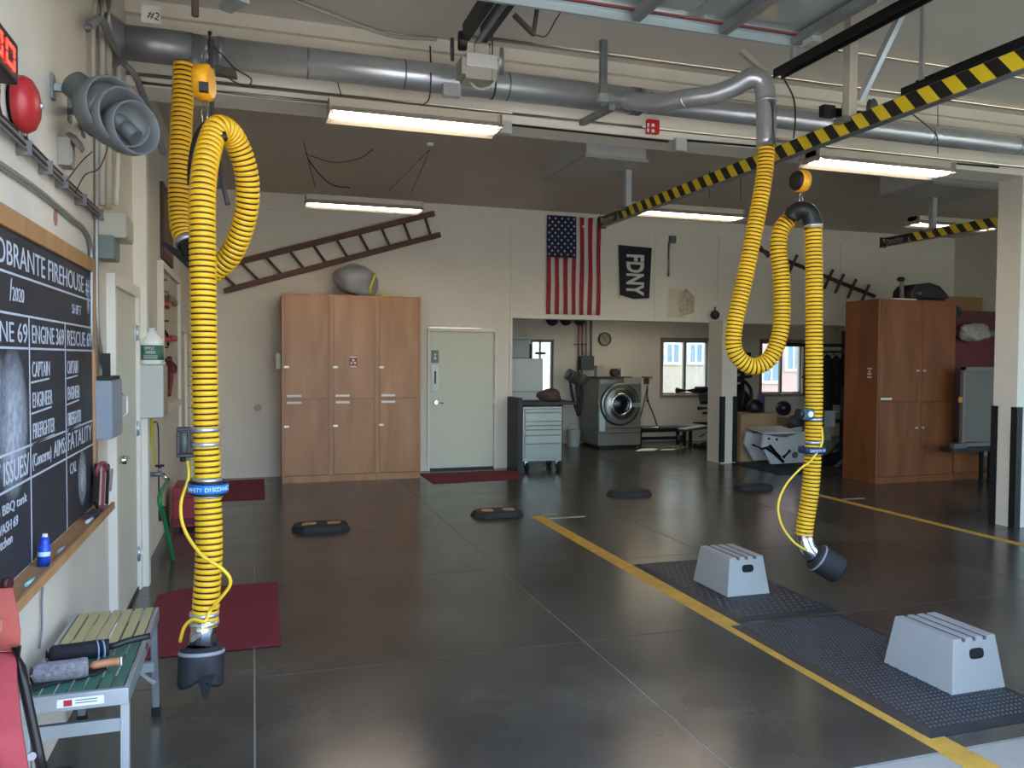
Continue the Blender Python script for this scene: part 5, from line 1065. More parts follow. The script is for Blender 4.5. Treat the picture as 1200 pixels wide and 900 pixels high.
# ladder 2, edge on to us
l0, l1 = PY(888, 290, BY - 0.12), PY(1028, 347, BY - 0.12)
ld = T('wooden_ladder', 'dark wooden ladder seen edge-on, slanting down to the right cabinets', 'ladder', tuple(l0))
for dy in (0.02, -0.3): MB().bar(l0 + Vector((0, 0.05 + dy if dy < 0 else 0.06, 0)), l1 + Vector((0, 0.05 + dy if dy < 0 else 0.06, 0)), 0.05, 0.05, up=(0, 1, 0)).build('rail', M('dark_rail', '2d211e', 0.6), ld) if dy > 0 else None
for k, u in enumerate((896, 930, 972, 985, 1000, 1016)):
    f = (u - 888) / 140; c = l0.lerp(l1, f) + Vector((0, 0.04, 0)); d = Vector((0.10, 0, 0.19)) if k else Vector((-0.1, 0, 0.1))
    MB().bar(c - d, c + d * 0.7, 0.035, 0.035).build('rung', LADW, ld)
# cabinets 1
CBY = 10.58
def cab(x0, x1, y0, y1, z1, wood, label, zsplit=1.08, group=None, latch='L', small=False, rotlab=False, base=0.09, sign=False):
    t = T('wood_cabinet', label, 'cabinet', ((x0 + x1) / 2, (y0 + y1) / 2, 0), group)
    MB().box(x0 + 0.002, x1 - 0.002, y0 + 0.02, y1, base, z1).build('carcass', wood, t, 0.002)
    MB().box(x0 + 0.002, x1 - 0.002, y0 + 0.012, y1, 0, base - 0.002).build('plinth', wood, t)
    MB().box(x0 - 0.0, x0 + 0.03, y0 + 0.004, y0 + 0.02, base, z1).box(x1 - 0.03, x1 + 0.0, y0 + 0.004, y0 + 0.02, base, z1).box(x0 + 0.03, x1 - 0.03, y0 + 0.004, y0 + 0.02, z1 - 0.02, z1).build('face_frame', wood, t)
    for a_, b_, nm in ((base + 0.005, zsplit - 0.006, 'lower'), (zsplit + 0.006, z1 - 0.022, 'upper')):
        d = MB().box(x0 + 0.034, x1 - 0.034, y0, y0 + 0.018, a_, b_).build('door', wood, t, 0.002)
        hx = x0 + 0.055 if latch == 'L' else x1 - 0.055; zz = (a_ + b_) / 2 + (0.15 if nm == 'lower' else -0.25)
        lw__ = 0.014 if small else 0.03
        MB().box(hx - lw__, hx + lw__, y0 - 0.02, y0, zz - 0.018, zz + 0.008).build('latch', M('latch_metal', 'cfcabb', 0.35, 0.5), d)
        zl = b_ - 0.04 if nm == 'lower' else a_ + 0.035
        if small and not (small == 2 and nm == 'upper'): continue
        MB().box(x0 + 0.06, x0 + 0.24, y0 - 0.0015, y0, zl - 0.014, zl + 0.014).build('paper_label', WHITE, d)
    return t
xs_ = (0.345, 0.955, 1.55, 2.135)
gl_ = 'tall plywood cabinets along the back wall'
c1 = cab(xs_[0], xs_[1], CBY, BY - 0.02, 2.43, WOOD, 'leftmost of the three tall cabinets on the back wall', group=gl_)
c2_ = cab(xs_[1], xs_[2], CBY, BY - 0.02, 2.43, WOOD, 'middle of the three tall back cabinets, with the red sign', group=gl_)
c3 = cab(xs_[2], xs_[3], CBY, BY - 0.02, 2.43, WOOD, 'tall plywood cabinet next to the cream back door', group=gl_)
def hazard(parent, x, y, z, s, facing='y'):
    if facing == 'y':
        MB().box(x - s, x + s, y - 0.0015, y, z - 1.6 * s, z + 1.6 * s).build('sign_red', M('sign_red', '96363c', 0.5), parent)
        for (dx, dz_) in ((0, 0.45), (-0.45, -0.3), (0.45, -0.3)): MB().lathe([(0, s * 0.32), (0.002, s * 0.32)], (x + dx * s, y - 0.0015, z + dz_ * s), (0, -1, 0), 12).build('sign_symbol', WHITE, parent)
        for dz_ in (1.25, -1.25): MB().box(x - s * 0.9, x + s * 0.9, y - 0.003, y - 0.0015, z + dz_ * s - s * 0.18, z + dz_ * s + s * 0.18).build('sign_text', WHITE, parent)
    else:
        MB().box(x - 0.0015, x, y - s, y + s, z - 1.6 * s, z + 1.6 * s).build('sign_red', M('sign_red', '96363c', 0.5), parent)
        for (dx, dz_) in ((0, 0.45), (-0.45, -0.3), (0.45, -0.3)): MB().lathe([(0, s * 0.32), (0.002, s * 0.32)], (x - 0.0015, y + dx * s, z + dz_ * s), (-1, 0, 0), 12).build('sign_symbol', WHITE, parent)
        for dz_ in (1.25, -1.25): MB().box(x - 0.003, x - 0.0015, y - s * 0.9, y + s * 0.9, z + dz_ * s - s * 0.18, z + dz_ * s + s * 0.18).build('sign_text', WHITE, parent)
p = PY(414, 424, CBY); hazard(c2_, p.x, CBY, p.z, 0.05)
tag(MB().box(xs_[0] - 0.07, xs_[0] - 0.004, CBY + 0.15, CBY + 0.3, PY(327, 433, CBY).z, PY(327, 413, CBY).z).build('wall_phone', M('phone_white', 'd0cfc6', 0.5), None, 0.01), 'white wall phone on the side of the leftmost cabinet', 'phone')
# bag on top
def blob(c, r, n=18, seed=1, amp=0.18, flat=0.3):
    rnd = random.Random(seed); ph = [rnd.random() * 6.28 for _ in range(8)]; vs = []; fs = []; R_ = n // 2
    for i in range(R_ + 1):
        th = math.pi * i / R_
        for k in range(n):
            a_ = 2 * math.pi * k / n
            f = 1 + amp * (math.sin(3 * a_ + ph[0] + 2 * th) * 0.5 + math.sin(5 * a_ + ph[1] - 3 * th) * 0.3 + math.sin(4 * th + ph[2] + a_) * 0.4) * math.sin(th)
            x, y, z = r[0] * math.sin(th) * math.cos(a_) * f, r[1] * math.sin(th) * math.sin(a_) * f, r[2] * math.cos(th) * f
            z = max(z, -r[2] * flat); vs.append((c[0] + x, c[1] + y, c[2] + z))
    for i in range(R_):
        for k in range(n): fs.append((i * n + k, (i + 1) * n + k, (i + 1) * n + (k + 1) % n, i * n + (k + 1) % n))
    return MB().add(vs, fs, 0, True)
bg = T('packed_bag', 'grey plastic wrapped bag with yellow straps on top of the back cabinets', 'bag', (1.32, 10.85, 2.43))
bb = blob((0, 0, 0), (0.29, 0.22, 0.23), 24, 5, 0.2, 0.75)
rm = Matrix.Rotation(math.radians(14), 4, 'Y'); bb.v = [rm @ v + Vector((1.31, 10.84, 2.63)) for v in bb.v]; bb.v = [Vector((v.x, v.y, max(v.z, 2.432))) for v in bb.v]
bb.build('bag_body', M('bag_grey', '94979c', 0.45, var=0.12, scale=14, bump=0.8, bscale=25), bg)
MB().tube([(1.47, 10.66, 2.46), (1.47, 10.60, 2.55), (1.52, 10.62, 2.68), (1.55, 10.72, 2.74)], 0.016, 8, smooth=4).build('strap', M('strap_bright', 'd9cf2c', 0.6), bg)
MB().tube([(1.6, 10.7, 2.45), (1.7, 10.68, 2.445), (1.76, 10.68, 2.455)], 0.012, 8, smooth=4).build('strap', M('strap_bright', 'd9cf2c', 0.6), bg)
# flag, hung with the canton at upper left
fx0, fx1, fz0, fz1 = 4.16, 5.03, 2.285, 3.755; fy = BY - 0.03
fg = T('american_flag', 'stars and stripes flag hung vertically on the back wall', 'flag', ((fx0 + fx1) / 2, fy, fz0))
FR = M('flag_red', 'a02834', 0.8); FW = M('flag_white', 'cfc9c2', 0.8); FB = M('flag_blue', '1d2747', 0.8)
sw = (fx1 - fx0) / 13; zc_ = fz1 - (fz1 - fz0) * 0.42
def cloth(x0, x1, z0, z1, mat, name, par, off=0.0, n=14):
    vs = []; fs = []; y_ = lambda x, z: fy - off - 0.012 * math.sin(z * 5 + x * 9) - 0.01 * math.sin(x * 14 + 1)
    for i in range(n + 1):
        z = z0 + (z1 - z0) * i / n
        for x in (x0, x1): vs.append((x, y_(x, z), z))
    k = len(vs); vs += [(v[0], v[1] + 0.003, v[2]) for v in vs]
    for i in range(n): a_ = 2 * i; fs += [(a_, a_ + 1, a_ + 3, a_ + 2), (k + a_, k + a_ + 2, k + a_ + 3, k + a_ + 1)]
    fs += [(0, k, k + 1, 1), (2 * n, 2 * n + 1, k + 2 * n + 1, k + 2 * n)]
    fs += [(2 * i, 2 * i + 2, k + 2 * i + 2, k + 2 * i) for i in range(n)] + [(2 * i + 1, k + 2 * i + 1, k + 2 * i + 3, 2 * i + 3) for i in range(n)]
    return MB().add(vs, fs, 0, True).build(name, mat, par)
for k in range(13): cloth(fx0 + sw * k, fx0 + sw * (k + 1), fz0, (zc_ if k < 7 else fz1), FR if k % 2 == 0 else FW, 'stripe', fg)
cloth_b = []
vs_n = 7
for k in range(vs_n): cloth_b.append(cloth(fx0 + sw * k, fx0 + sw * (k + 1), zc_, fz1, FB, 'canton', fg))
sb_ = MB(); cw_, chh = sw * 7, fz1 - zc_
for r_ in range(11):
    for q_ in range(5 if r_ % 2 else 4) if False else range(9):
        if (r_ + q_) % 2 == 0:
            x = fx0 + cw_ * (q_ + 0.8) / 9.6; z = zc_ + chh * (r_ + 0.8) / 11.6
            yy_ = fy - 0.012 * math.sin(z * 5 + x * 9) - 0.01 * math.sin(x * 14 + 1) - 0.004
            pts = []
            for i in range(10):
                a_ = math.pi / 2 + i * math.pi / 5; rr = 0.022 if i % 2 == 0 else 0.0095; pts.append((x + rr * math.sin(a_), yy_, z + rr * math.cos(a_)))
            sb_.prism(pts, (0, -0.0012, 0))
sb_.build('stars', FW, fg)
# banner
nx0, nx1, nz0, nz1 = 5.33, 5.90, 2.55, 3.37
bn_ = T('fire_banner', 'black banner lettered FDNY hung vertically beside the flag', 'banner', ((nx0 + nx1) / 2, fy, nz0))
MB().add([(nx0, fy, nz1), (nx1, fy, nz1 - 0.02), (nx1 - 0.04, fy - 0.01, nz0 + 0.02), (nx0 + 0.25, fy - 0.02, nz0 + 0.0), (nx0 + 0.03, fy - 0.01, nz0 + 0.06),
          (nx0, fy + 0.004, nz1), (nx1, fy + 0.004, nz1 - 0.02), (nx1 - 0.04, fy - 0.006, nz0 + 0.02), (nx0 + 0.25, fy - 0.016, nz0), (nx0 + 0.03, fy - 0.006, nz0 + 0.06)],
         [(0, 1, 2, 3, 4), (5, 9, 8, 7, 6), (0, 5, 6, 1), (1, 6, 7, 2), (2, 7, 8, 3), (3, 8, 9, 4), (4, 9, 5, 0)]).build('banner_cloth', M('banner_black', '201f26', 0.8), bn_)
text('FDNY', (5.47, fy - 0.024, 3.24), (0, 0, -1), (1, 0, 0), 0.40, M('banner_white', 'cfccc6', 0.8), bn_, bold=0.014, fit=0.64)
for x, z in ((nx0 + 0.02, nz0 + 0.03), (nx1 - 0.05, nz0 - 0.02)): MB().tube([(x, fy - 0.01, z + 0.04), (x - 0.01, fy - 0.01, z - 0.02)], 0.004, 6).build('tie', WHITE, bn_)
# wall bits
tag(jbox((6.26, BY, 3.50), (0.11, 0.05, 0.11), GREYS, 'grey box with a conduit on the wall right of the banner'), 'grey junction box with a short conduit on the wall right of the banner', 'junction box')
conduit([(6.20, BY - 0.02, 3.45), (6.20, BY - 0.02, 2.92)], 0.018, LIGHTH, 'short vertical conduit under the grey wall box')
sp = PY(800, 358, BY); 
tag(MB().prism([(sp.x - 0.28, BY, 2.28), (sp.x + 0.05, BY, 2.28), (sp.x + 0.02, BY, 2.72), (sp.x - 0.25, BY, 2.74)], (0, -0.002, 0)).build('paint_patch', M('patch_cream', 'cfc4a9', 0.8)), 'pale repair patch on the wall above the opening', 'patch')
tag(MB().prism([(sp.x - 0.05, BY - 0.0022, 2.30), (sp.x + 0.2, BY - 0.0022, 2.36), (sp.x + 0.22, BY - 0.0022, 2.62), (sp.x + 0.05, BY - 0.0022, 2.75), (sp.x - 0.1, BY - 0.0022, 2.6)], (0, -0.001, 0)).build('damp_stain', M('stain_brown', 'b8a78f', 0.8, var=0.3, scale=14)), 'brownish stain on the wall above the opening', 'stain')
tag(MB().ball(PY(838, 369, BY - 0.1), 0.075, 14).cyl(PY(838, 369, BY - 0.1), PY(838, 360, BY), 0.012, n=8).build('warning_lamp', M('lamp_purple', '2c2530', 0.3)), 'small dark round lamp at the top of the opening', 'lamp')
MB_ = MB().lathe([(0, 0.05), (0.004, 0.05)], PY(302, 478, BY), (0, -1, 0), 20); tag(MB_.build('wall_plate', M('plate_beige', 'b7b09a', 0.7)), 'round beige cover plate on the back wall beside the left cabinets', 'plate')
# ---- stainless tool chest, worktop and white fridge
tx0, tx1, tyf = 3.66, 4.26, 10.78
tc = T('tool_chest', 'stainless steel rolling tool chest with six drawers beside the back door', 'tool chest', ((tx0 + tx1) / 2, tyf, 0))
MB().box(tx0, tx1, tyf + 0.02, tyf + 0.5, 0.14, 0.93).build('cabinet_body', STEEL, tc, 0.004)
z = 0.90
for hgt in (0.055, 0.125, 0.06, 0.06, 0.08, 0.12, 0.22):
    dwr = MB().box(tx0 + 0.03, tx1 - 0.03, tyf, tyf + 0.02, z - hgt + 0.008, z).build('drawer', STEEL, tc, 0.002)
    MB().box(tx0 + 0.03, tx1 - 0.03, tyf - 0.018, tyf, z - 0.014, z - 0.002).build('pull', M('pull_dark', '6f6f6d', 0.35, 0.8), dwr); z -= hgt
for x in (tx0 + 0.06, tx1 - 0.06):
    for y in (tyf + 0.06, tyf + 0.44):
        cs = MB().box(x - 0.02, x + 0.02, y - 0.02, y + 0.02, 0.09, 0.14).build('caster', CHROME, tc)
        MB().lathe([(-0.018, 0.055), (-0.014, 0.062), (0.014, 0.062), (0.018, 0.055)], (x + 0.01, y - 0.02, 0.0625), (1, 0.2, 0), 18).build('wheel', BLACKP, cs)
        MB().lathe([(-0.02, 0.03), (0.02, 0.03)], (x + 0.01, y - 0.02, 0.0625), (1, 0.2, 0), 14).build('hub', CHROME, cs)
wt = T('worktop', 'black worktop on a black end panel above the tool chest', 'counter', (4.0, 11.0, 0))
MB().box(3.63, 4.46, 10.72, 11.35, 0.955, 1.0).build('top', BLACKP, wt, 0.004)
MB().box(3.56, 3.628, 10.72, 11.22, 0, 1.06).build('end_panel', BLACKP, wt)
MB().box(4.40, 4.45, 11.25, 11.33, 0, 0.955).build('leg', BLACKP, wt)
bgb = blob((4.13, 10.95, 1.065), (0.18, 0.13, 0.12), 20, 11, 0.2, 0.5); tag(bgb.build('brown_bag', M('bag_brown', '4f3c34', 0.8, var=0.2)), 'dark brown bag lying on the black worktop', 'bag')
bx = PY(598, 420, 12.2)
fd = T('white_fridge', 'tall white refrigerator behind the worktop', 'fridge', (4.2, 12.5, 0))
MB().box(3.78, 4.47, 12.24, 12.85, 0.04, 1.62).build('fridge_body', M('fridge_white', 'c9ccca', 0.4), fd, 0.01)
MB().box(3.78, 4.47, 12.19, 12.238, 0.08, 1.08).build('door', M('fridge_white', 'c9ccca', 0.4), fd, 0.01); MB().box(3.78, 4.47, 12.19, 12.238, 1.09, 1.62).build('door', M('fridge_white', 'c9ccca', 0.4), fd, 0.01)
MB().box(3.78, 4.47, 12.26, 12.8, 0.0, 0.04).build('base', BLACKP, fd)
wbn = T('water_container', 'grey white plastic container on top of the refrigerator', 'container', (4.12, 12.45, 1.62))
MB().box(3.93, 4.27, 12.28, 12.6, 1.62, 1.93).build('tub', M('tub_grey', '9fa6a8', 0.5), wbn, 0.02); MB().box(3.92, 4.28, 12.27, 12.61, 1.93, 1.955).build('lid', M('tub_lid', 'a8b0b3', 0.5), wbn, 0.005)
tag(MB().box(4.29, 4.33, 12.35, 12.45, 1.62, 1.86).build('black_bottle', BLACKP, None, 0.01), 'narrow black bottle beside the grey container', 'bottle')
# three black discs under the lintel with pipes
for k, u in enumerate((645, 661, 677)):
    c = PY(u, 374, 13.9); lab = ('leftmost', 'middle', 'rightmost')[k] + ' of three black round blower caps at the top of the gym wall'
    t = T('blower_cap', lab, 'vent', tuple(c), 'black blower caps')
    MB().lathe([(0, 0.09), (0.1, 0.11), (0.14, 0.10), (0.16, 0.03)], c, (0, -1, -0.2), 20).build('cap_body', BLACKP, t); MB().cyl((c.x, c.y, c.z + 0.05), (c.x, c.y, 2.6), 0.02, n=8).build('stem', BLACKM, t)
COP = M('copper', '9b5f4d', 0.4, 0.6)
for k, u in enumerate((678, 682.5, 687, 693)):
    a_ = PY(u, 384, GY - 0.05); b_ = PY(u, 437 if k < 2 else 420, GY - 0.05)
    tag(MB().cyl((a_.x, a_.y, 2.59), (a_.x, a_.y, b_.z), 0.016 if k < 3 else 0.022, n=8).build('water_pipe', COP if k < 2 else GALVD), ('left copper pipe', 'right copper pipe', 'thin grey pipe', 'thick grey pipe')[k] + ' running down the gym wall to the washer', 'pipe', 'pipes above the washer')
a_ = PY(672, 404, GY - 0.06); b_ = PY(688, 403, GY - 0.06); tag(MB().bar(a_, b_, 0.02, 0.015).build('pipe_clamp', BLACKM), 'dark clamp bar across the copper pipes', 'clamp')
a_ = PY(688, 425, GY - 0.08); tag(MB().box(a_.x - 0.14, a_.x + 0.12, GY - 0.14, GY, a_.z - 0.14, a_.z + 0.13).build('switch_box', M('switch_dark', '4d5350', 0.5)), 'dark grey switch box on the wall behind the washer', 'switch')
# wall clock
c = PY(708, 397.5, GY); wk = T('wall_clock', 'round wall clock with a black rim on the gym wall', 'clock', tuple(c))
MB().lathe([(0, 0.13), (0.04, 0.13), (0.045, 0.115), (0.03, 0.112)], c, (0, -1, 0), 32, cap=False).build('rim', BLACKP, wk)
MB().lathe([(0, 0.115), (0.022, 0.115)], c, (0, -1, 0), 32).build('face', M('clock_face', '9c9890', 0.5), wk)
MB().bar(c + Vector((0, -0.026, 0)), c + Vector((0.03, -0.026, -0.05)), 0.01, 0.003, up=(0, 1, 0)).build('hand', BLACKP, wk)
MB().bar(c + Vector((0, -0.028, 0)), c + Vector((-0.05, -0.028, 0.065)), 0.007, 0.003, up=(0, 1, 0)).build('hand', BLACKP, wk)
for k in range(12):
    a2 = k * math.pi / 6; MB().bar(c + Vector((math.sin(a2) * 0.09, -0.024, math.cos(a2) * 0.09)), c + Vector((math.sin(a2) * 0.107, -0.024, math.cos(a2) * 0.107)), 0.006, 0.003, up=(0, 1, 0)).build('hour_mark', BLACKP, wk)
# washer
WYF = 13.2; wx0, wx1 = PY(701, 500, WYF).x, 6.76
WG = M('washer_grey', '7b766d', 0.45, 0.2); ws2 = T('washing_machine', 'large industrial front loading washer with a round steel door', 'washer', ((wx0 + wx1) / 2, 13.5, 0))
MB().box(wx0, wx1, WYF, 14.05, 0.05, 1.27).build('cabinet_body', WG, ws2, 0.01)
MB().box(wx0 + 0.05, wx1 - 0.05, WYF + 0.05, 14.0, 0.0, 0.05).build('plinth', BLACKM, ws2)
MB().box(wx0, wx1, WYF - 0.006, WYF, 0.36, 0.372).box(wx0, wx1, WYF - 0.006, WYF, 0.27, 0.28).build('panel_seam', BLACKM, ws2)
cdr = PY(725.8, 473.7, WYF); rr = 0.39
dr = MB().lathe([(0, rr), (0.04, rr), (0.06, rr * 0.96), (0.07, rr * 0.88), (0.05, rr * 0.8), (0.10, rr * 0.56), (0.11, rr * 0.5)], cdr, (0, -1, 0), 40, cap=False).build('door', STEEL, ws2)
MB().lathe([(0.05, rr * 0.56), (0.12, rr * 0.52), (0.12, rr * 0.44), (0.06, rr * 0.42)], cdr, (0, -1, 0), 32, cap=False).build('door_ring', CHROME, dr)
MB().lathe([(0.05, rr * 0.46), (0.085, rr * 0.40), (0.09, 0.01)], cdr, (0, -1, 0), 28).build('door_glass', M('dark_glass', '14171a', 0.08), dr)
MB().box(cdr.x + rr * 0.55, cdr.x + rr * 0.98, WYF - 0.12, WYF - 0.07, cdr.z - 0.05, cdr.z + 0.03).build('handle', ALU, dr)
MB().box(cdr.x - 0.12, cdr.x + 0.06, WYF - 0.075, WYF - 0.065, cdr.z + 0.24, cdr.z + 0.30).build('sticker', M('sticker_olive', '8c865a', 0.6), dr)
MB().box(wx0 + 0.02, wx0 + 0.13, WYF - 0.012, WYF, 0.32, 0.85).build('side_strip', ALU, ws2)
MB().box(wx0 - 0.1, wx1 - 0.2, WYF - 0.03, WYF + 0.3, 1.27, 1.30).build('top_shelf', M('shelf_brown', '4b3830', 0.6), ws2)
MB().box(wx0 + 0.02, wx0 + 0.55, WYF - 0.02, WYF, 1.17, 1.25).build('control_panel', STEEL, ws2)
p = PY(735, 448, WYF - 0.05); MB().box(p.x - 0.06, wx1 - 0.02, WYF - 0.04, WYF + 0.1, p.z - 0.03, p.z + 0.08).build('control_box', M('cbox_pale', '9a968d', 0.5), ws2)
p = PY(701, 431, WYF + 0.1); tag(MB().box(p.x - 0.02, p.x + 0.12, WYF + 0.1, WYF + 0.25, 1.30, 1.50).build('detergent_box', M('box_dull_white', 'a9a59b', 0.6), None, 0.004), 'dull white detergent box on the left of the washer top', 'box')
p = PY(722, 434, WYF + 0.1); tg = T('round_canister', 'dark round canister lying on the washer top', 'canister', (p.x, WYF + 0.15, 1.30)); MB().lathe([(0, 0.07), (0.02, 0.075), (0.15, 0.075)], (p.x, WYF + 0.08, 1.375), (0, 1, 0), 18).build('canister_body', M('canister_dark', '3c3832', 0.5), tg)
tag(MB().box(p.x + 0.1, p.x + 0.14, WYF + 0.1, WYF + 0.2, 1.30, 1.46).build('white_bottle', WHITE), 'narrow white bottle beside the dark canister', 'bottle')
p = PY(670, 443, 13.6)
vh = T('dryer_hose', 'grey duct bag with black straps hanging left of the washer', 'duct', tuple(p))
MB().tube([PY(665, 438, 13.6), PY(672, 442, 13.6), PY(680, 446, 13.5), PY(684, 440, 13.5)], 0.11, 16, smooth=4).build('duct_bag', M('duct_dark', '4d4c48', 0.6), vh)
for pts in ([(668, 447), (671, 465), (675, 478), (678, 487)], [(675, 448), (677, 468), (679, 487)], [(681, 450), (681, 470), (679, 486)]): MB().tube([PY(u, v, 13.5) for u, v in pts], 0.03, 8, smooth=3).build('strap', BLACKP, vh)
bu = T('white_bucket', 'white bucket on the floor left of the washer', 'bucket', (PY(672, 515, 13.7).x, 13.7, 0))
MB().lathe([(0, 0.11), (0.30, 0.135), (0.31, 0.14), (0.31, 0.128), (0.04, 0.10)], (world_loc(bu).x, 13.7, 0.002), (0, 0, 1), 24, cap=False).lathe([(0.03, 0.10), (0.035, 0.10)], (world_loc(bu).x, 13.7, 0.002), (0, 0, 1), 24).build('bucket_body', M('bucket_white', 'a9aaa6', 0.5), bu)
MB().tube([(world_loc(bu).x + 0.14 * math.cos(a_), 13.7, 0.3 + 0.12 * math.sin(a_)) for a_ in [i * math.pi / 10 for i in range(11)]], 0.004, 6).build('handle', GALVD, bu)
# exercise rope holder
p = PY(757, 446, GY); rp_ = T('wall_cables', 'exercise cables hanging from a bracket on the gym wall', 'cable', tuple(p))
MB().box(p.x - 0.05, p.x + 0.04, GY - 0.06, GY, p.z - 0.07, p.z + 0.05).bar((p.x - 0.11, GY - 0.04, p.z + 0.07), (p.x + 0.12, GY - 0.04, p.z + 0.06), 0.02, 0.02).build('bracket', M('bracket_brown', '4d4034', 0.6), rp_)
MB().tube([PY(759, 452, GY - 0.05), PY(754, 475, GY - 0.05), PY(749, 495, GY - 0.05)], 0.010, 6).tube([PY(759, 452, GY - 0.06), PY(759, 468, GY - 0.06), PY(766, 486, GY - 0.06), PY(772, 505, GY - 0.06)], 0.013, 6, smooth=4).build('cable', M('cable_brownish', '5a5348', 0.7), rp_)
MB().ball(PY(759, 470, GY - 0.06), 0.025, 10).build('knob', BLACKP, rp_)

# ---- gym equipment
GM = M('gym_dark', '22242a', 0.35, 0.3); GGR = M('gym_grey', '6b7078', 0.35, 0.3)
el = T('cross_trainer', 'black exercise machine with a long arm bar below the gym window', 'exercise machine', (8.0, 12.9, 0))
ye = 12.9
MB().tube([PY(793, 457.5, ye), PY(815, 458, ye), PY(838, 456, ye), PY(870, 453, ye)], 0.055, 12).build('arm_bar', GM, el)
MB().box(PY(815, 460, ye).x, PY(842, 460, ye).x, ye - 0.03, ye + 0.03, PY(815, 459, ye).z, PY(815, 453, ye).z).build('arm_plate', GGR, el)
MB().hexa([PY(820, 474, ye), PY(842, 474, ye), PY(842, 474, ye + 0.15), PY(820, 474, ye + 0.15)], [PY(818, 461, ye), PY(844, 461, ye), PY(844, 461, ye + 0.15), PY(818, 461, ye + 0.15)]).build('console', M('console_grey', '474b52', 0.4), el)
for v, u0 in ((472, 822), (478.5, 818), (484, 824)): MB().tube([PY(u0, v, ye), PY(845, v - 1, ye)], 0.035 if v != 484 else 0.03, 8).build('pad', BLACKP, el)
up_ = PY(852, 500, ye); MB().box(up_.x - 0.08, up_.x + 0.08, ye - 0.05, ye + 0.08, 0.06, 1.55).build('upright', GM, el)
MB().hexa([PY(812, 496, ye), PY(850, 501, ye), PY(850, 499, ye + 0.4), PY(812, 496, ye + 0.4)], [PY(812, 494.5, ye), PY(850, 496, ye), PY(850, 494, ye + 0.4), PY(812, 494.5, ye + 0.4)]).build('seat', BLACKP, el)
MB().box(7.75, 8.7, ye - 0.1, ye + 0.1, 0.0, 0.05).box(7.85, 7.95, ye - 0.3, ye + 0.3, 0.0, 0.05).build('base_frame', GM, el)
for (a_, b_) in (((820, 512), (838, 500)), ((822, 520), (846, 512)), ((812, 524), (846, 530)), ((800, 526), (835, 520))): MB().tube([PY(*a_, ye), PY(*b_, ye)], 0.02, 8).build('strut', GGR if a_[1] < 515 else GM, el)
MB().ball(PY(797, 514, ye), 0.07, 12, sc=(1, 0.6, 1)).build('pedal', BLACKP, el)
tb2 = T('weight_bench', 'long black padded bench on the gym floor right of the washer', 'bench', (7.4, 13.7, 0))
MB().box(6.9, 8.1, 13.72, 14.05, 0.22, 0.32).build('pad', M('pad_black', '1c1c20', 0.4), tb2, 0.03); MB().box(7.4, 8.6, 13.66, 13.71, 0.30, 0.34).build('rail', GGR, tb2)
for x in (7.0, 7.95):
    for y in (13.74, 13.98): MB().box(x, x + 0.06, y, y + 0.04, 0, 0.22).build('leg', GM, tb2)
MB().box(6.95, 7.8, 13.68, 13.71, 0.08, 0.14).build('lower_rail', GM, tb2)
ub = T('sit_up_bench', 'grey padded bench in the sun under the gym window', 'bench', (8.2, 13.3, 0))
MB().hexa([(7.75, 13.3, 0.26), (8.7, 13.3, 0.36), (8.7, 13.6, 0.36), (7.75, 13.6, 0.26)], [(7.75, 13.3, 0.30), (8.7, 13.3, 0.42), (8.7, 13.6, 0.42), (7.75, 13.6, 0.30)]).build('pad', GGR, ub)
for x in (7.85, 8.6):
    for y in (13.32, 13.54): MB().box(x, x + 0.05, y, y + 0.04, 0, 0.28).build('leg', GM, ub)
# exercise bike behind the plywood box
yb = 11.9; bk = T('exercise_bike', 'black exercise bike with curved guards behind the plywood box', 'exercise bike', (PY(872, 470, yb).x, yb, 0))
cx_ = PY(872, 462, yb)
MB().tube([PY(857, 448, yb), PY(870, 446, yb), PY(879, 455, yb), PY(880, 470, yb), PY(874, 484, yb)], 0.03, 10, smooth=5).build('guard', GM, bk)
MB().tube([PY(858, 452, yb), PY(868, 453, yb), PY(872, 462, yb), PY(868, 478, yb)], 0.028, 10, smooth=5).build('guard', GM, bk)
MB().lathe([(-0.03, 0.24), (-0.02, 0.27), (0.02, 0.27), (0.03, 0.24)], PY(866, 474, yb), (0.2, -1, 0), 26).build('flywheel', BLACKP, bk)
MB().box(cx_.x - 0.35, cx_.x + 0.3, yb - 0.05, yb + 0.05, 0.0, 0.08).bar((cx_.x - 0.1, yb, 0.05), tuple(PY(866, 474, yb)), 0.07, 0.07).build('frame', GM, bk)
MB().hexa([PY(868, 488, yb), PY(884, 488, yb), PY(884, 488, yb + 0.2), PY(868, 488, yb + 0.2)], [PY(876, 474, yb), PY(878, 474, yb), PY(878, 474, yb + 0.2), PY(876, 474, yb + 0.2)]).build('cover', GM, bk)
sx = PY(872, 427, yb); MB().box(PY(858, 420, yb).x, PY(880, 420, yb).x, yb, yb + 0.06, PY(870, 438, yb).z, PY(870, 413, yb).z).build('screen', BLACKP, bk)
MB().box(sx.x - 0.03, sx.x + 0.03, yb + 0.02, yb + 0.06, 1.0, sx.z).build('mast', GM, bk); MB().bar(PY(862, 443, yb), PY(880, 441, yb), 0.06, 0.05).build('handlebar', BLACKP, bk)
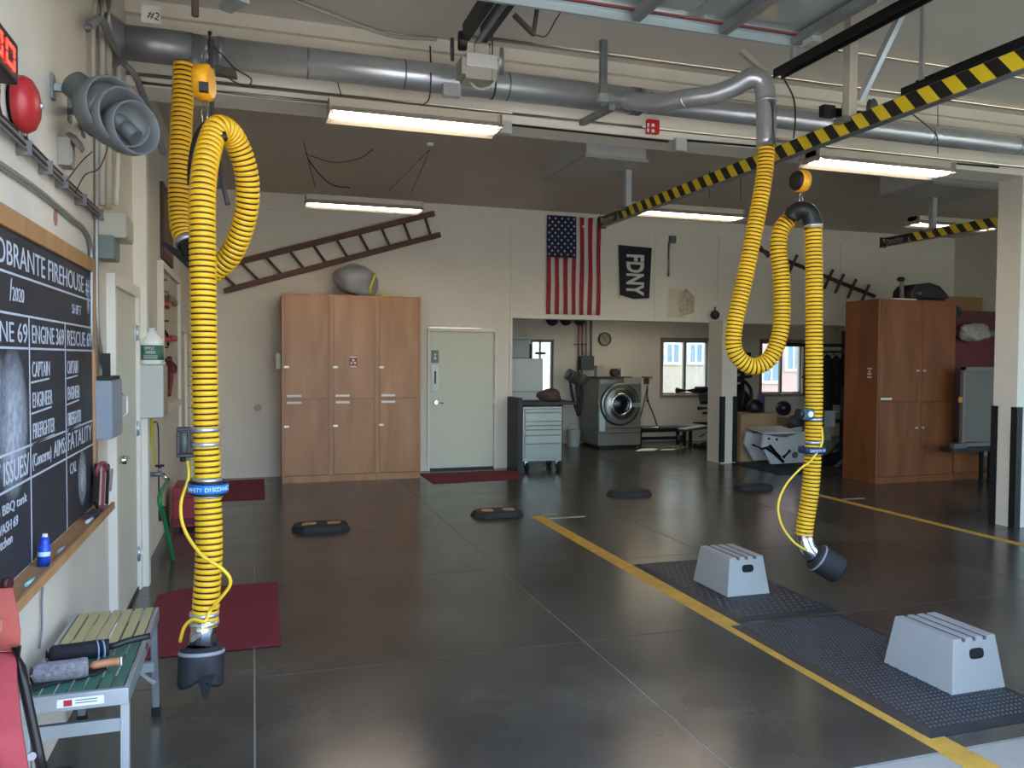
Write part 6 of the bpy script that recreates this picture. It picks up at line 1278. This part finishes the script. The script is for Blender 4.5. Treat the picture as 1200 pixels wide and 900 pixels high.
# plywood box
px0, px1 = PY(873, 541, 10.9).x, PY(903, 541, 10.9).x
pb = T('plyometric_box', 'tall plywood jump box beside the gym column', 'box', ((px0 + px1) / 2, 11.2, 0))
MB().box(px0 - 0.05, px0 + 0.62, 10.95, 11.45, 0.0, 0.76).build('box_body', PLY, pb, 0.004)
MB().box(px0 + 0.15, px0 + 0.27, 10.947, 10.95, 0.50, 0.515).build('printed_bar', M('box_print', '5d4b34', 0.6), pb)
MB().box(px0 + 0.15, px0 + 0.27, 10.947, 10.95, 0.455, 0.47).build('printed_bar', M('box_print', '5d4b34', 0.6), pb)
MB().lathe([(0, 0.055), (0.003, 0.055), (0.003, 0.035), (0, 0.035), (0, 0.055)], (px0 + 0.21, 10.95, 0.39), (0, -1, 0), 20, cap=False).build('printed_ring', M('box_print', '5d4b34', 0.6), pb)
pb2 = T('plyometric_box', 'lower plywood jump box behind the white strength machine', 'box', (8.6, 11.9, 0)); MB().box(8.45, 9.5, 12.2, 12.7, 0.0, 0.58).build('box_body', PLY, pb2, 0.004); MB().box(8.43, 8.9, 12.18, 12.22, 0.58, 0.60).build('edge_tape', WHITE, pb2)
bl1 = T('medicine_ball', 'dark purple exercise ball on the lower plywood box', 'ball', tuple(PY(918, 483, 12.4))); bz_ = PY(918, 483, 12.4)
MB().ball((bz_.x, 12.4, 0.60 + 0.14), 0.14, 24).build('ball_body', M('ball_purple', '2c2840', 0.3), bl1)
MB().lathe([(-0.004, 0.1405), (0.004, 0.1405)], (bz_.x, 12.4, 0.74), (0.3, 0.1, 1), 28, cap=False).build('seam', BLACKP, bl1)
p = PY(899, 474, 11.2); tag(MB().lathe([(0, 0.06), (0.3, 0.06)], (px0 + 0.56, 11.3, 0.762), (0, 0, 1), 18).build('foam_roller', M('roller_purple', '5c3f78', 0.6)), 'upright purple foam roller on the plywood box', 'foam roller')
kb_ = T('helmet_bag', 'dark rounded bag on the tall plywood box', 'bag', (px0 + 0.38, 11.2, 0.76)); kb2 = blob((px0 + 0.38, 11.2, 0.86), (0.14, 0.12, 0.12), 18, 3, 0.1, 0.8); kb2.build('bag_body', GM, kb_)
bl2 = T('weight_ball', 'grey round weight ball beside the lower hose drop', 'ball', tuple(PY(932, 495, 12.0))); qz = PY(932, 495, 12.0)
MB().ball((qz.x, 12.0, 0.50), 0.15, 20).build('ball_body', M('ball_grey', '4f5257', 0.4), bl2); MB().box(qz.x - 0.1, qz.x + 0.1, 11.9, 12.1, 0, 0.36).build('stand', GM, bl2)
# white strength machine (seated)
ym_ = 10.35; wm = T('strength_machine', 'white framed strength machine with sunlit plates beside the hose', 'exercise machine', (7.6, ym_, 0)); WM = M('machine_white', 'c6cad0', 0.4)
poly = [(897, 507), (924, 511), (914, 517), (921, 523), (938, 525), (942, 508), (962, 500), (962, 545), (912, 545), (908, 547), (900, 547), (905, 541), (893, 525)]
poly = [PY(u, v, ym_) for u, v in [(896, 509), (905, 511), (921, 513), (935, 508), (962, 503), (962, 541), (904, 546), (893, 524)]]
zmin = min(p.z for p in poly); poly = [Vector((p.x, p.y, max(p.z, 0.03))) for p in poly]
MB().prism(poly, (0, 0.05, 0)).build('side_plate', WM, wm, 0.004)
MB().prism([p + Vector((0.0, 0.45, 0)) for p in poly], (0, 0.05, 0)).build('side_plate', WM, wm, 0.004)
a_, b_ = PY(896, 509, ym_), PY(935, 508, ym_); MB().hexa([(a_.x, ym_, a_.z), (b_.x, ym_, b_.z), (b_.x + 0.05, ym_ + 0.5, b_.z + 0.05), (a_.x + 0.05, ym_ + 0.5, a_.z + 0.05)], [(a_.x, ym_, a_.z + 0.03), (b_.x, ym_, b_.z + 0.03), (b_.x + 0.05, ym_ + 0.5, b_.z + 0.08), (a_.x + 0.05, ym_ + 0.5, a_.z + 0.08)]).build('top_panel', WM, wm)
for u, v in ((901, 514), (910, 515)): MB().lathe([(0, 0.02), (0.01, 0.02)], PY(u, v, ym_), (0, -1, 0), 10).build('hole', BLACKP, wm)
for (a1, b1_) in (((899, 525), (918, 541)), ((902, 522), (914, 536)), ((918, 536), (926, 528))): MB().tube([PY(*a1, ym_ - 0.04), PY(*b1_, ym_ - 0.04)], 0.025, 8).build('link_arm', GM, wm)
MB().lathe([(0, 0.05), (0.02, 0.05)], PY(931, 533, ym_), (0, -1, 0), 16).build('badge', GGR, wm)
MB().tube([PY(882, 521, ym_), PY(893, 526, ym_), PY(900, 524, ym_)], 0.02, 8).build('foot_peg', GM, wm)
tag(MB().prism([(7.1, 9.55, 0.0008), (9.1, 9.4, 0.0008), (9.3, 10.8, 0.0008), (7.1, 10.78, 0.0008)], (0, 0, 0.012)).build('gym_mat', RUBBER), 'black rubber gym mat under the white strength machine', 'mat')
bt = T('incline_bench', 'dark incline bench with curved steel legs right of the hose', 'bench', (8.7, 10.0, 0)); yb2 = 10.0
MB().tube([PY(966, 535, yb2), PY(982, 522, yb2), PY(1000, 510, yb2)], 0.04, 8).build('back_rail', GM, bt)
MB().tube([PY(978, 562, yb2), PY(977, 552, yb2), PY(984, 543, yb2), PY(1002, 530, yb2)], 0.035, 8, smooth=4).build('leg', GGR, bt)
MB().hexa([PY(955, 540, yb2), PY(985, 540, yb2), PY(985, 538, yb2 + 0.28), PY(960, 538, yb2 + 0.28)], [PY(955, 536, yb2), PY(985, 528, yb2), PY(985, 526, yb2 + 0.28), PY(960, 534, yb2 + 0.28)]).build('pad', M('pad_black', '1c1c20', 0.4), bt)
MB().box(8.3, 9.0, yb2 + 0.1, yb2 + 0.18, 0.016, 0.07).build('base', GM, bt)
# rack with coats
ry = 11.5; rk = T('coat_rack', 'black steel rack by the right end of the opening', 'rack', (9.7, ry, 0)); rx0, rx1 = PY(962, 420, ry).x, PY(1008, 420, ry).x
for x in (rx0 + 0.15, rx1 - 0.05): MB().box(x - 0.04, x + 0.04, ry + 0.3, ry + 0.38, 0, 2.15).build('post', BLACKM, rk)
MB().box(rx0 - 0.5, rx1 + 0.1, ry + 0.3, ry + 0.38, 1.86, 1.92).box(rx0, rx1, ry + 0.1, ry + 0.14, 1.75, 1.79).build('crossbar', BLACKM, rk)
MB().box(rx0, rx1, ry + 0.3, ry + 0.5, 1.3, 1.34).box(rx0, rx1, ry + 0.3, ry + 0.5, 0.5, 0.56).build('shelf', BLACKM, rk)
CO = M('coat_black', '17171a', 0.85, var=0.2)
for k, (u, w_, zt, zb_) in enumerate(((971, 0.12, 1.72, 0.6), (981, 0.11, 1.70, 0.85), (991, 0.12, 1.72, 1.15), (1001, 0.11, 1.68, 0.65))):
    x = PY(u, 450, ry).x; t = T('turnout_coat', ('leftmost long black coat on the rack', 'second black coat on the rack, beside the leftmost', 'short black coat third along the rack', 'black coat nearest the right cabinets on the rack')[k], 'coat', (x, ry, zb_), 'black coats on the rack')
    cb2 = MB(); vs = []; n = 12
    for i, (z, s, d) in enumerate(((zb_, 1.0, 0.9), (zb_ + 0.3, 0.95, 1.0), (zt - 0.3, 0.85, 0.9), (zt - 0.08, 0.75, 0.7), (zt, 0.25, 0.3))):
        for j in range(n):
            a2 = 2 * math.pi * j / n; vs.append((x + w_ * s * math.cos(a2), ry + 0.05 + 0.1 * d * math.sin(a2) * (1 + 0.2 * math.sin(3 * a2 + i)), z))
    cb2.add(vs, [(i * n + j, i * n + (j + 1) % n, (i + 1) * n + (j + 1) % n, (i + 1) * n + j) for i in range(4) for j in range(n)] + [tuple(range(n))[::-1], tuple(range(4 * n, 5 * n))], 0, True).build('coat_body', CO, t)
    MB().tube([(x - 0.12, ry + 0.1, zt - 0.03), (x, ry + 0.1, zt + 0.03), (x + 0.12, ry + 0.1, zt - 0.03)], 0.008, 6).tube([(x, ry + 0.1, zt + 0.03), (x, ry + 0.11, 1.79)], 0.005, 6).build('hanger', BLACKM, t)
tag(MB().box(PY(962, 430, 13.5).x, PY(971, 430, 13.5).x + 0.05, 13.45, 13.5, 0, 1.95).build('panel_board', M('panel_pale', 'b9bdae', 0.6)), 'pale upright panel behind the hose in the gym', 'panel')

# ---- cabinets 2
CY2 = 8.47; cx0, cxm, cx2, cx3 = PY(1028, 460, CY2).x, PY(1078, 460, CY2).x, PY(1117, 460, CY2).x + 0.02, 9.62
g2_ = 'tall plywood cabinets on the right'
k1 = cab(cx0, cxm, CY2, CY2 + 0.62, 2.43, WOODR, 'left tall plywood cabinet on the right, red sign on its side', group=g2_, latch='R', small=2)
k2 = cab(cxm, cx2, CY2, CY2 + 0.62, 2.43, WOODR, 'right tall plywood cabinet beside the red locker', group=g2_, small=1)
k3 = T('wood_cabinet', 'low plywood base cabinet under the red locker', 'cabinet', (9.3, CY2 + 0.3, 0)); MB().box(cx2 + 0.01, cx3, CY2 + 0.02, CY2 + 0.62, 0.09, 0.50).build('carcass', WOODR, k3); MB().box(cx2 + 0.02, cx3 - 0.02, CY2, CY2 + 0.02, 0.1, 0.49).build('door', WOODR, k3, 0.002); MB().box(cx2 + 0.01, cx3 + 0.4, CY2 + 0.02, CY2 + 0.6, 0, 0.088).build('plinth', WOODR, k3)
p = PX(1019, 437, cx0); hazard(k1, cx0 + 0.002, p.y, p.z, 0.045, 'x')
bgz = 2.432; 
sg2 = T('saddle_bag', 'black hard case lying on top of the right cabinets', 'case', (8.6, 8.75, bgz))
pts = [PY(u, v, 8.7) for u, v in ((1068, 350), (1069, 340), (1074, 333), (1090, 331), (1102, 335), (1112, 346), (1112, 350))]
pts = [Vector((p.x, p.y, max(p.z, bgz))) for p in pts]; MB().prism(pts, (0, 0.35, 0)).build('case_body', M('case_black', '1d1a22', 0.35), sg2, 0.015)
MB().prism([PY(1073, 344, 8.69), PY(1080, 341, 8.69), PY(1079, 346, 8.69)], (0, -0.01, 0)).build('patch', GREYS, sg2)
tag(MB().box(cx0 + 0.3, 8.45, 8.55, 8.8, bgz, bgz + 0.02).build('folded_paper', WHITE), 'white folded papers on top of the right cabinets', 'papers')
tp = PY(1064, 348, 8.75); tt = T('tripod_lamp', 'short dark lamp post standing on the right cabinets', 'lamp', (tp.x, 8.85, bgz)); MB().cyl((tp.x, 8.85, bgz), (tp.x - 0.02, 8.85, bgz + 0.27), 0.03, n=12).build('post', GALVD, tt); MB().ball((tp.x - 0.03, 8.85, bgz + 0.31), 0.05, 12, sc=(1.2, 1, 0.7)).build('head', BLACKP, tt)
# red locker
lk = T('red_locker', 'dark red metal locker right of the plywood cabinets', 'locker', (9.8, 9.0, 0.5))
MB().box(cx2 + 0.08, 10.6, 8.75, 9.3, 0.52, 2.2).build('locker_body', M('locker_red', '4b1620', 0.5), lk); MB().box(cx2 + 0.3, 10.6, 8.75, 9.3, 2.2, 2.33).build('locker_top', M('locker_red', '4b1620', 0.5), lk)
MB().box(cx2 + 0.16, 9.95, 8.735, 8.75, 0.6, 2.12).build('door', M('locker_red2', '5c1a26', 0.5), lk); MB().box(cx2 + 0.08, 10.6, 8.72, 8.75, 1.98, 2.06).build('rail', GREYS, lk)
MB().box(cx2 + 0.1, cx2 + 0.125, 8.72, 8.75, 1.75, 1.98).build('handle', ALU, lk)
rbg = T('clear_bag', 'crumpled clear plastic bag hanging on the locker rail', 'bag', (9.55, 8.6, 1.95)); cbg = blob((9.55, 8.62, 2.02), (0.26, 0.10, 0.13), 22, 8, 0.3, 2); cbg.build('bag_body', M('plastic_clear', '8b8580', 0.25, var=0.3, scale=25, bump=1.0, bscale=40), rbg)
q = PY(1125, 362, 8.7); tag(blob((q.x - 0.02, 8.9, 2.30), (0.2, 0.15, 0.13), 18, 4, 0.2, 0.6).build('dark_bundle', M('bundle_blue', '2b323a', 0.8)), 'dark blue bundle on top between cabinet and locker', 'bundle')
tag(MB().box(9.4, 10.1, 9.0, 9.4, 2.33, 2.55).build('cardboard_box', M('cardboard', '7a5a3a', 0.8), None, 0.005), 'brown cardboard box on top of the red locker', 'box')
# board on a cart in front
eb = T('easel_board', 'grey framed board standing on a wheeled cart in front of the red locker', 'board', (9.2, 8.2, 0)); e0_, e1_2 = PY(1128, 430, 8.2), PY(1170, 522, 8.2)
MB().box(e0_.x + 0.03, e1_2.x - 0.02, 8.2, 8.22, e1_2.z + 0.06, e0_.z - 0.03).build('panel', M('board_grey', '6d6a64', 0.6), eb)
fr2 = MB().box(e0_.x, e0_.x + 0.04, 8.18, 8.23, e1_2.z, e0_.z).box(e1_2.x - 0.03, e1_2.x + 0.01, 8.18, 8.23, e1_2.z, e0_.z).box(e0_.x, e1_2.x, 8.18, 8.23, e0_.z - 0.04, e0_.z).box(e0_.x, e1_2.x, 8.18, 8.23, e1_2.z, e1_2.z + 0.05)
fr2.build('frame', M('frame_grey', '7f7b76', 0.45, 0.4), eb)
MB().box(e0_.x - 0.25, e1_2.x + 0.1, 8.1, 8.3, e1_2.z - 0.06, e1_2.z - 0.005).build('tray', M('tray_dark', '2e2a29', 0.5), eb); MB().box(e0_.x - 0.27, e0_.x - 0.05, 8.05, 8.12, e1_2.z - 0.0, e1_2.z + 0.06).build('side_hook', GREYS, eb)
for x in (e0_.x + 0.45, e1_2.x + 0.05): MB().box(x - 0.02, x + 0.02, 8.13, 8.17, 0.0, e1_2.z - 0.06).box(x - 0.02, x + 0.02, 8.26, 8.3, 0.0, e1_2.z - 0.06).build('leg', BLACKM, eb)
tag(MB().box(e0_.x - 0.06, e0_.x - 0.01, 8.18, 8.2, 1.08, 1.15).build('orange_tag', M('tag_orange', 'd98a3c', 0.6)), 'small orange tag on the left edge of the grey board', 'tag')
bpy.context.view_layer.update()
